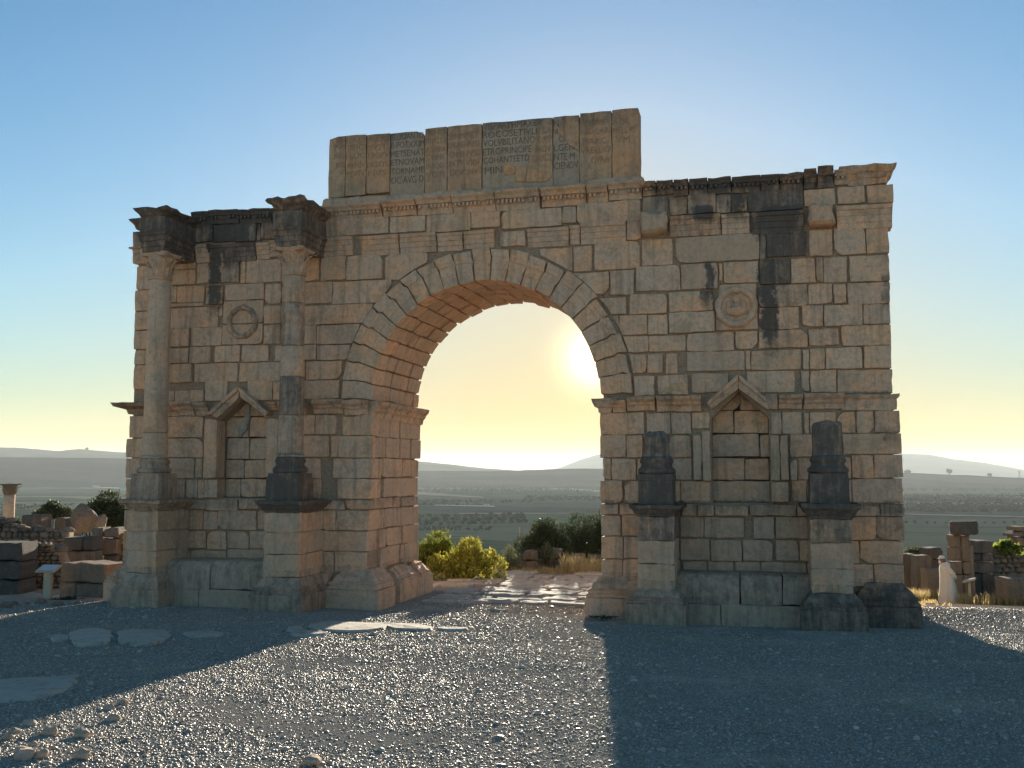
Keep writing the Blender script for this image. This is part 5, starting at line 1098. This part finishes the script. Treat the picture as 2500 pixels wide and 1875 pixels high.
def bush(name, label, px, pyb, pyt, dep, wpx, mat, n, size, cat='bush', blobs_n=9, stemr=.03, squash=.8, group=None, aspect=2.4, up=.3, shell=.55, sub=None):
    b = at_depth(px, pyb, dep); t = at_depth(px, pyt, dep); H = t.z - b.z; Wd = wpx / FPX * dep; g0 = ground_z(b.x, b.y)
    drop = max(0, b.z - g0)                              # the stem goes on down to the ground
    e = thing(name, (b.x, b.y, min(b.z, g0) if drop < 1.5 else g0), label, cat, group); bl = []; dz0 = b.z - e.location.z
    for k in range(blobs_n):
        f = (k + .5) / blobs_n - .5; hh = (1 - (2 * f) ** 2 * .55)
        x = f * Wd * .85; rz_ = H * random.uniform(.22, .34); zz_ = max(rz_ * .9, H * (hh * random.uniform(.45, 1.0)) - rz_)
        bl.append((RT.x * x + random.uniform(-.1, .1), RT.y * x + random.uniform(-.25, .25) * Wd, zz_, Wd * random.uniform(.14, .22), Wd * random.uniform(.14, .22), rz_))
    bl.append((0, 0, H * .40, Wd * .36, Wd * .30, H * .36)); bl.append((0.05 * Wd, 0, H * .70, Wd * .2, Wd * .2, H * .28))
    bl = [(q[0], q[1], q[2] + dz0, q[3], q[4], q[5]) for q in bl]
    leaves('crown', bl, n, size, mat, e, aspect=aspect, up=up, shell=shell)
    stems('trunk', (0, 0, -.1), [(q[0] * .8, q[1] * .8, q[2] + q[5] * .3) for q in bl], stemr, M['bark'], e); return e
bush('golden_bush', 'rounded bush with golden yellow leaves glowing in the low sun', 1140, 1418, 1312, 31.5, 164, M['leaf_gold'], 5200, .12, squash=.9, up=.8)
bush('green_bush', 'leafy bright green bush behind the golden yellow bush', 1062, 1412, 1292, 34.0, 150, M['leaf_green'], 7000, .13)
bush('grey_shrub', 'loose grey-green shrub beside the golden yellow bush', 1240, 1396, 1322, 35.0, 64, M['leaf_grey'], 1500, .10, aspect=4, up=.9, shell=.2)
bush('wispy_shrub', 'small wispy upright shrub growing between dark blocks', 1334, 1372, 1322, 35.6, 52, M['leaf_grey'], 900, .11, aspect=5, up=1.6, shell=.2)
bush('olive_shrub', 'broad dark olive shrub behind the squared dark blocks', 1330, 1372, 1262, 39.5, 135, M['leaf_olive'], 15000, .10, aspect=3)
bush('olive_shrub', 'tall dark olive shrub between the broad one and the inner pier', 1405, 1376, 1250, 40.5, 150, M['leaf_olive'], 16000, .10, aspect=3)
bush('olive_shrub', 'dark olive shrub touching the inner pier edge of the arch', 1476, 1376, 1238, 41.0, 130, M['leaf_olive'], 14000, .10, aspect=3)
bush('dark_tree', 'dense dark round evergreen tree behind the ruins beside the arch', 256, 1300, 1194, 44.0, 150, M['leaf_olive'], 18000, .11, cat='tree', stemr=.08)
bush('olive_bush', 'low grey-green olive bush on the plain behind the dark block', 126, 1268, 1220, 52.0, 82, M['leaf_olive'], 4200, .13, stemr=.05)
bush('olive_bush', 'small pale bush between the low olive bush and mossy boulder', 168, 1266, 1240, 52.0, 30, M['leaf_grey'], 1200, .12)
bush('ivy_bush', 'dark green bush at the foot of the lone column', 40, 1296, 1262, 42.0, 34, M['leaf_olive'], 1400, .1)
bush('fig_plant', 'bright green broad-leaved plant sprawling over the grey rubble wall', 2456, 1352, 1318, 38.2, 60, M['leaf_green'], 420, .22, cat='plant', aspect=1.5)
bush('weed', 'dark weed growing at the foot of the grey rubble wall', 2446, 1432, 1404, 36.6, 26, M['leaf_olive'], 700, .1, cat='weed')
bush('weed', 'dark low weed at the foot of the cream information sign', 160, 1472, 1456, 26.6, 60, M['leaf_olive'], 900, .07, cat='weed')
bush('hill_scrub_bush', 'grey scrub bush on the slope behind the black block', 2230, 1358, 1334, 44.0, 70, M['leaf_grey'], 1500, .1)
bush('weed', 'thin strip of low green weeds at the foot of the black outer corner plinth', 2190, 1541, 1533, 21.6, 120, M['leaf_olive'], 500, .05, cat='weed', stemr=.006)
bush('weed', 'low green weeds along the foot of the pedestal with the smooth stub', 2060, 1545, 1538, 20.6, 110, M['leaf_olive'], 420, .05, cat='weed', stemr=.006)
bush('weed', 'low green weeds at the foot of the inner corner plinth of the arch', 1470, 1509, 1503, 22.2, 70, M['leaf_olive'], 300, .05, cat='weed', stemr=.006)
# dry grass
def grass(name, patches, label):
    V_, F_, SH = [], [], []; k = 0
    for (x0, x1, y0, y1, n, h, sp) in patches:
        for _ in range(n):
            x, y_ = random.uniform(x0, x1), random.uniform(y0, y1); z = ground_z(x, y_)
            if n2(x, y_, 0, .9) < -.12: continue
            for b in range(sp):
                a = random.uniform(0, 6.28); hh = h * random.uniform(.4, 1.2); l = hh * random.uniform(.1, .55); w = .006 + .004 * random.random()
                bx, by = x + random.uniform(-.06, .06), y_ + random.uniform(-.06, .06); dx, dy = math.cos(a), math.sin(a)
                p = [Vector((bx - RT.x * w, by - RT.y * w, z - .02)), Vector((bx + RT.x * w, by + RT.y * w, z - .02)), Vector((bx + dx * l * .4 + RT.x * w * .7, by + dy * l * .4, z + hh * .65)), Vector((bx + dx * l * .4 - RT.x * w * .7, by + dy * l * .4, z + hh * .65)), Vector((bx + dx * l, by + dy * l, z + hh))]
                V_ += p; F_ += [(k, k + 1, k + 2, k + 3), (k + 3, k + 2, k + 4)]; k += 5; SH += [random.random()] * 5
    me = bpy.data.meshes.new(name); me.from_pydata(V_, [], F_); at = me.attributes.new('shade', 'FLOAT', 'POINT'); at.data.foreach_set('value', SH); me.materials.append(M['grass'])
    o = kind(link(bpy.data.objects.new(name, me)), 'stuff'); o['label'] = label; return o
def gbox(px0, px1, py0, py1):
    a = [onG(x, y_) for x in (px0, px1) for y_ in (py0, py1)]; return min(p.x for p in a), max(p.x for p in a), min(p.y for p in a), max(p.y for p in a)
def gp(px, py): p = onG(px, py); return p.x, p.y
grass('dry_grass', [(*gbox(2200, 2318, 1398, 1428), 900, .55, 7), (*gbox(2380, 2470, 1440, 1456), 260, .4, 6), (*gbox(1380, 1470, 1392, 1402), 110, .6, 5), (-2.2, 2.5, 9.8, 14.5, 420, .32, 6), (-5.5, -2, 9.4, 14, 520, .18, 6), (-1.2, 2.2, 10.5, 14, 120, .75, 4), (8.0, 10.4, 14.2, 19, 700, .5, 8), (10.2, 13.5, 13.2, 17, 420, .42, 7), (-22, -9.5, 12, 20, 500, .3, 6), (13, 17, 10, 16, 160, .25, 6), (6.6, 9, 6, 13, 120, .12, 6), (-10, 4, 14, 19, 400, .35, 6)], 'dry golden grass growing round the fallen blocks behind the arch')
# ------------------------------------------------------------------ the person
def person():
    b = at_depth(2314, 1450, 34.6); b.z = ground_z(b.x, b.y)
    e = empty('person', b, None, R(194)); tag(e, 'person in long cream hooded robe and white cap walking, hands clasped behind', 'person')
    # body: one skinned figure (local +x is forward)
    V0 = []; E0 = []; Rr = []
    def v(p, r_, par=None):
        V0.append(p); Rr.append(r_)
        if par is not None: E0.append((par, len(V0) - 1))
        return len(V0) - 1
    pel = v((0, 0, .92), .13); ch = v((.05, 0, 1.18), .14, pel); sh = v((.09, 0, 1.36), .10, ch); nk = v((.13, 0, 1.44), .052, sh); hd = v((.16, 0, 1.53), .075, nk); h2 = v((.17, 0, 1.60), .088, hd); h3 = v((.165, 0, 1.67), .07, h2)
    ns = v((.255, 0, 1.555), .018, hd); jaw = v((.215, 0, 1.49), .04, hd)
    for s in (-1, 1):
        v((.155, s * .088, 1.565), .016, hd)                                                                   # ear
        k = v((0.01, s * .10, .86), .085, pel); kn = v((.03 * s + .02, s * .10, .48), .06, k); an = v((.02 + .06 * s, s * .09, .09), .042, kn); ft = v((.10 + .06 * s, s * .09, .04), .035, an); v((.2 + .06 * s, s * .09, .03), .028, ft)
        s1 = v((.08, s * .17, 1.34), .065, sh); el = v((-.10, s * .25, 1.09), .045, s1); wr = v((-.235, s * .08, .92), .03, el); pm = v((-.26, s * .02, .86), .034, wr)
        for i, (dx, dy, ln) in enumerate(((-.02, .03, .07), (-.005, .012, .085), (.0, -.006, .09), (.005, -.022, .08), (.03, .0, .05))):
            q = v((-.265 + dx, s * (.005) + s * dy, .86 - ln * .5), .009, pm); v((-.255 + dx, s * (-.015) + s * dy, .86 - ln), .007, q)
    me = bpy.data.meshes.new('body'); me.from_pydata(V0, E0, []); o = link(bpy.data.objects.new('body', me), e); sk = o.modifiers.new('skin', 'SKIN'); sb = o.modifiers.new('sub', 'SUBSURF'); sb.levels = sb.render_levels = 1
    for i, r_ in enumerate(Rr): me.skin_vertices[0].data[i].radius = (r_, r_)
    me.skin_vertices[0].data[0].use_root = True
    dg = bpy.context.evaluated_depsgraph_get(); m2 = bpy.data.meshes.new_from_object(o.evaluated_get(dg)); o.modifiers.clear(); o.data = m2; m2.materials.append(plain('skin', (.27, .15, .095), .6)); m2.shade_smooth()
    # robe: lofted cloth with folds
    M['robe'] = plain('cream_wool', (.80, .72, .60), .9, var=.06)
    secs = [(.05, .0, .33, .29), (.07, .0, .335, .295), (.3, .0, .30, .27), (.6, .0, .265, .255), (.9, .01, .235, .24), (1.1, .04, .205, .235), (1.25, .07, .18, .232), (1.34, .09, .145, .215), (1.40, .105, .11, .155), (1.44, .12, .085, .09), (1.47, .125, .08, .078)]
    vs = []; N = 36
    for z, cx, a, w in secs:
        k = max(0, 1 - z / 1.3)
        for i in range(N):
            t = 2 * math.pi * i / N; f = 1 + k * (.05 * math.sin(7 * t + 1) + .035 * math.sin(11 * t + 2.2))
            vs.append((cx + a * f * math.cos(t) - .03 * k * (math.cos(t) < 0), w * f * math.sin(t), z))
    fs = [(r_ * N + i, r_ * N + (i + 1) % N, (r_ + 1) * N + (i + 1) % N, (r_ + 1) * N + i) for r_ in range(len(secs) - 1) for i in range(N)]
    meshobj('robe', vs, fs, M['robe'], e, smooth=True)
    for s in (-1, 1):
        path = [((.085, s * .15, 1.355), .085), ((.03, s * .225, 1.26), .085), ((-.09, s * .265, 1.10), .08), ((-.17, s * .19, 1.0), .075), ((-.225, s * .10, .93), .07)]
        vs = []; n = 14
        for k, (p, r_) in enumerate(path):
            d = Vector(path[min(k + 1, 4)][0]) - Vector(path[max(k - 1, 0)][0]); d.normalize(); x = d.orthogonal().normalized(); y_ = d.cross(x)
            for i in range(n): t = 2 * math.pi * i / n; vs.append(Vector(p) + (x * math.cos(t) + y_ * math.sin(t)) * r_)
        fs = [(k * n + i, k * n + (i + 1) % n, (k + 1) * n + (i + 1) % n, (k + 1) * n + i) for k in range(4) for i in range(n)]; meshobj('sleeve', vs, fs, M['robe'], e, smooth=True)
    def blob(name, c, r3, mat, zlo=-1, n_=.0):
        bm = bmesh.new(); bmesh.ops.create_uvsphere(bm, u_segments=18, v_segments=12, radius=1)
        for q in bm.verts: q.co = Vector((c[0] + q.co.x * r3[0], c[1] + q.co.y * r3[1], c[2] + max(zlo, q.co.z) * r3[2])) + noise.noise_vector(q.co * 3) * n_
        bmobj(name, bm, mat, e, smooth=True)
    blob('hood', (.0, 0, 1.37), (.12, .13, .12), M['robe'], n_=.012)
    blob('cap', (.158, 0, 1.635), (.108, .097, .085), plain('white_knit', (.80, .79, .76), .9), -.25); blob('beard', (.225, 0, 1.478), (.048, .055, .07), plain('white_beard', (.72, .70, .66), .9), n_=.008)
    for s in (-1, 1): blob('shoe', (.13 + .06 * s, s * .09, .04), (.14, .05, .05), plain('dark_shoe', (.03, .027, .025), .6), -.6)
    return e
person()
# ------------------------------------------------------------------ the valley
def low_tree(seed):
    bm = bmesh.new(); bmesh.ops.create_icosphere(bm, subdivisions=2, radius=1)
    for v in bm.verts: v.co *= 1 + .5 * n2(v.co.x + seed, v.co.y, v.co.z, 1.8); v.co = Vector((v.co.x * 1.0, v.co.y * 1.0, v.co.z * .8 + .95))
    me = bpy.data.meshes.new('crown'); bm.to_mesh(me); bm.free(); return me
M['grove'] = plain('grove_foliage', (.052, .066, .036), 1.0, .05, var=.45, scale=1.6, matte=True)
def plain_pt(px, py):
    d = ray(px, py); t = 300 / FPX
    while t < 15000 / FPX:
        p = CAM + d * t
        if p.z <= ground_z(p.x, p.y): return p
        t *= 1.006
    return None
crowns = [low_tree(s) for s in (3, 17, 41)]
for m_ in crowns: m_.materials.append(M['grove'])
tb = bmesh.new(); bmesh.ops.create_cone(tb, cap_ends=True, segments=6, radius1=.16, radius2=.1, depth=.7); tm = bpy.data.meshes.new('trunk'); tb.to_mesh(tm); tb.free(); tm.materials.append(M['bark'])
def olive_tree(p, s, label, group):
    e = empty('olive_tree', p, None, random.uniform(0, 6)); tag(e, label, 'tree', group)
    o = link(bpy.data.objects.new('crown', random.choice(crowns)), e); o.scale = (s, s, s * random.uniform(.8, 1.1)); o.location = (0, 0, s * .1)
    o = link(bpy.data.objects.new('trunk', tm), e); o.scale = (s, s, s); o.location = (0, 0, s * .25); return e
for r_, (pya, pyb, n, a, b) in enumerate(((1284, 1278, 16, 1012, 1290), (1275, 1270, 17, 1016, 1286), (1266, 1262, 18, 1012, 1280))):
    for k in range(n):
        px = a + (b - a) * (k + random.uniform(.2, .8)) / n; p = plain_pt(px, pya + (pyb - pya) * k / n + random.uniform(-1.5, 1.5))
        if p: olive_tree((p.x, p.y, ground_z(p.x, p.y)), random.uniform(2.6, 3.8), 'small round olive tree in the grove seen through the opening of the arch', 'olive trees of the grove seen through the arch')
for k in range(14):
    px = 2212 + 24 * k + random.uniform(-3, 3); p = plain_pt(px, 1279 + random.uniform(-.6, .6))
    if p: olive_tree((p.x, p.y, ground_z(p.x, p.y)), random.uniform(1.6, 2.3), 'small round tree in the single row crossing the field behind the leaning pillar', 'trees in the row across the field')
for (px, py, s, lab) in ((2287, 1226, 7, 'lone broad tree in the hazy groves above the robed person'), (2440, 1232, 7, 'lone dark tree in the hazy groves above the dark block wall'), (2362, 1231, 4, 'small lone tree in the hazy groves above the capstone')):
    p = plain_pt(px, py); olive_tree((p.x, p.y, ground_z(p.x, p.y)), s, lab, None)
def grove(name, patches, label):
    """far groves that read as one mass"""
    ov = np.array([v.co[:] for v in crowns[0].vertices]); of = np.array([list(f.vertices) for f in crowns[0].polygons])
    bm = bmesh.new(); bmesh.ops.create_icosphere(bm, subdivisions=1, radius=1); ov = np.array([v.co[:] for v in bm.verts]); of = np.array([[v.index for v in f.verts] for f in bm.faces]); bm.free()
    VV, FF = [], []; base = 0
    for (px0, px1, py0, py1, n, s) in patches:
        for _ in range(n):
            p = plain_pt(random.uniform(px0, px1), random.uniform(py0, py1))
            if not p or n2(p.x, p.y, 0, .004) < -.25: continue
            z = ground_z(p.x, p.y); q = ov * (1 + .45 * (rng.random((len(ov), 1)) - .5)) * s * random.uniform(.7, 1.2) * np.array([1, 1, .8]); VV.append(q + np.array([p.x, p.y, z + s * .6])); FF.append(of + base); base += len(ov)
    me = bpy.data.meshes.new(name); me.from_pydata(np.concatenate(VV).tolist(), [], np.concatenate(FF).tolist()); me.shade_smooth(); me.materials.append(M['grove']); o = kind(link(bpy.data.objects.new(name, me)), 'stuff'); o['label'] = label
grove('olive_groves', [(1000, 1480, 1186, 1200, 700, 3.2), (1000, 1300, 1222, 1234, 260, 2.6), (1280, 1480, 1212, 1222, 260, 3.0), (2195, 2500, 1186, 1200, 500, 3.0), (2195, 2500, 1206, 1226, 900, 2.8), (2195, 2500, 1230, 1250, 900, 2.4), (-20, 310, 1150, 1160, 240, 3.5), (0, 310, 1232, 1244, 200, 2.2), (1010, 1200, 1288, 1296, 60, 1.6), (1000, 1480, 1168, 1178, 300, 4)], 'hazy olive groves spread over the valley floor')
# pale stubble strips and tracks among the fields
M['stubble'] = plain('stubble', (.40, .33, .22), 1.0, .05, var=.2, scale=.02, matte=True); M['chalk'] = plain('pale_track', (.52, .49, .43), 1.0, .05, var=.15, scale=.05, matte=True)
def strip(name, top, bot, mat):
    """a long field or track on the plain between two picture lines"""
    bm = bmesh.new(); rows = []
    for k in range(25):
        u = k / 24; a = plain_pt(top[0][0] + (top[1][0] - top[0][0]) * u, top[0][1] + (top[1][1] - top[0][1]) * u); b = plain_pt(bot[0][0] + (bot[1][0] - bot[0][0]) * u, bot[0][1] + (bot[1][1] - bot[0][1]) * u)
        if not a or not b: continue
        w = 1 + .25 * n2(k * .7, top[0][0], 0)
        rows.append([bm.verts.new((p.x, p.y, ground_z(p.x, p.y) + .8)) for p in (b.lerp(a, t * w) for t in (0, .25, .5, .75, 1))])
    for a, b in zip(rows, rows[1:]):
        for i in range(4): bm.faces.new((a[i], b[i], b[i + 1], a[i + 1]))
    return kind(bmobj(name, bm, mat, smooth=True), 'structure')
strip('stubble_field', ((1000, 1199), (1180, 1214)), ((1000, 1208), (1182, 1216)), M['stubble']); strip('stubble_field', ((1200, 1182), (1480, 1196)), ((1240, 1185), (1480, 1203)), M['stubble'])
strip('track', ((1060, 1233), (1205, 1236)), ((1062, 1235), (1210, 1238.5)), M['chalk']); strip('track', ((1120, 1254.5), (1390, 1253.5)), ((1120, 1256), (1390, 1255)), M['stubble'])
strip('stubble_field', ((-60, 1163), (80, 1167)), ((-60, 1173), (84, 1170)), M['stubble']); strip('track', ((110, 1181), (310, 1192)), ((112, 1183), (312, 1195)), M['chalk']); strip('stubble_field', ((180, 1172), (330, 1176)), ((182, 1175), (330, 1180)), M['stubble'])
strip('stubble_field', ((2190, 1255), (2500, 1262)), ((2190, 1257), (2500, 1264.5)), M['stubble']); strip('stubble_field', ((2330, 1182), (2520, 1184)), ((2340, 1184), (2520, 1187)), M['stubble'])
# hill-top trees, houses, pylon, pole
for (px, py, dep, s, lab) in ((212, 1097, 8100, 14, 'dense tree clump on the far hill crest'), (2216, 1154, 5150, 16, 'lone tree on the hazy ridge crest beside the arch corner'), (2318, 1154, 5150, 15, 'broad tree clump on the hazy ridge crest above the robed person'), (2416, 1161, 5150, 12, 'low trees on the hazy ridge crest above the dark block wall')):
    for k in range(1):
        p = at_depth(px, py + 2, dep); e = olive_tree((p.x, p.y, p.z - 4), s, lab, None)
def house(px, py, w, h, d, label):
    p = plain_pt(px, py)
    if not p: return
    z = ground_z(p.x, p.y); e = thing('farmhouse', (p.x, p.y, z), label, 'house')
    o = stack_block('wall', -w / 2, w / 2, -d / 2, d / 2, [(-1, 0), (h, 0)], M['white'], None, 0, 0, 0.0, 99); o.parent = e
    bm = bmesh.new(); vs = [bm.verts.new(q) for q in ((-w * .53, -d * .55, h), (w * .53, -d * .55, h), (w * .53, d * .55, h), (-w * .53, d * .55, h), (-w * .53, 0, h * 1.4), (w * .53, 0, h * 1.4))]
    for f in ((0, 1, 5, 4), (2, 3, 4, 5), (0, 4, 3), (1, 2, 5), (0, 3, 2, 1)): bm.faces.new([vs[i] for i in f])
    bmobj('roof', bm, M['rooft'], e)
    for s in (-.25, .25): o = stack_block('window', w * s - .7, w * s + .7, -d / 2 - .05, -d / 2 + .1, [(h * .4, 0), (h * .75, 0)], M['groove_dark'], None, 0, 0, 0, 99); o.parent = e
M['white'] = plain('whitewash', (.72, .70, .64), .8, var=.05); M['rooft'] = plain('flat_roof', (.38, .32, .26), .9)
house(235, 1190, 26, 6, 12, 'long white farm building in the pale fields beside the dark evergreen tree'); house(300, 1196, 18, 5, 10, 'small white farm building at the edge of the arch above the dark evergreen tree'); house(1188, 1236, 9, 3, 6, 'small white farm building in the fields seen through the arch'); house(2408, 1172, 40, 8, 16, 'white building on the hazy far slope above the dark block wall'); house(104, 1130, 60, 14, 20, 'pale building on the far plain above the low olive bush')
p = at_depth(2489, 1165, 5100); pe = thing('pylon', (p.x, p.y, p.z - 6), 'thin lattice power pylon on the hazy ridge', 'pylon')
bm = bmesh.new()
def bar(a, b, r_):
    a, b = Vector(a), Vector(b); d = (b - a).normalized(); x = d.orthogonal().normalized(); y_ = d.cross(x); k = [[bm.verts.new(c + (x * math.cos(t) + y_ * math.sin(t)) * r_) for t in (0, 2.09, 4.19)] for c in (a, b)]
    for i in range(3): bm.faces.new((k[0][i], k[0][(i + 1) % 3], k[1][(i + 1) % 3], k[1][i]))
for sx in (-1, 1):
    for sy in (-1, 1): bar((sx * 4, sy * 4, 0), (sx * .8, sy * .8, 40), .5)
for k in range(6): bar((-4 + k * .55, 0, k * 7), (4 - (k + 1) * .55, 0, (k + 1) * 7), .35); bar((4 - k * .55, 0, k * 7), (-4 + (k + 1) * .55, 0, (k + 1) * 7), .35)
bmobj('frame', bm, M['bark'], pe); bm = bmesh.new()
for z in (30, 36): bar((-8, 0, z), (8, 0, z), .5)
bmobj('arm', bm, M['bark'], pe)
p = at_depth(1269, 1330, 42); bm = bmesh.new(); bar((0, 0, -2.0), (0, 0, .75), .022); o = bmobj('pole', bm, M['cream'], None, p); tag(o, 'thin pale pole standing beside the dark olive shrubs', 'pole')
# ------------------------------------------------------------------ haze
def haze():
    bm = bmesh.new(); bmesh.ops.create_cube(bm, size=1)
    for v in bm.verts: v.co = Vector((v.co.x * 52000, v.co.y * 52000, -66 if v.co.z < 0 else 420))
    m = bpy.data.materials.new('haze'); m.use_nodes = True; t = m.node_tree; t.nodes.clear()
    out = t.nodes.new('ShaderNodeOutputMaterial'); pv = t.nodes.new('ShaderNodeVolumePrincipled'); pv.inputs['Color'].default_value = (.84, .93, .98, 1); pv.inputs['Density'].default_value = HAZE; pv.inputs['Anisotropy'].default_value = .25
    t.links.new(pv.outputs[0], out.inputs['Volume']); o = bmobj('haze', bm, m); o['label'] = 'thin golden evening haze over the whole valley'; return kind(o, 'stuff')
HAZE = 3.4e-5
haze()
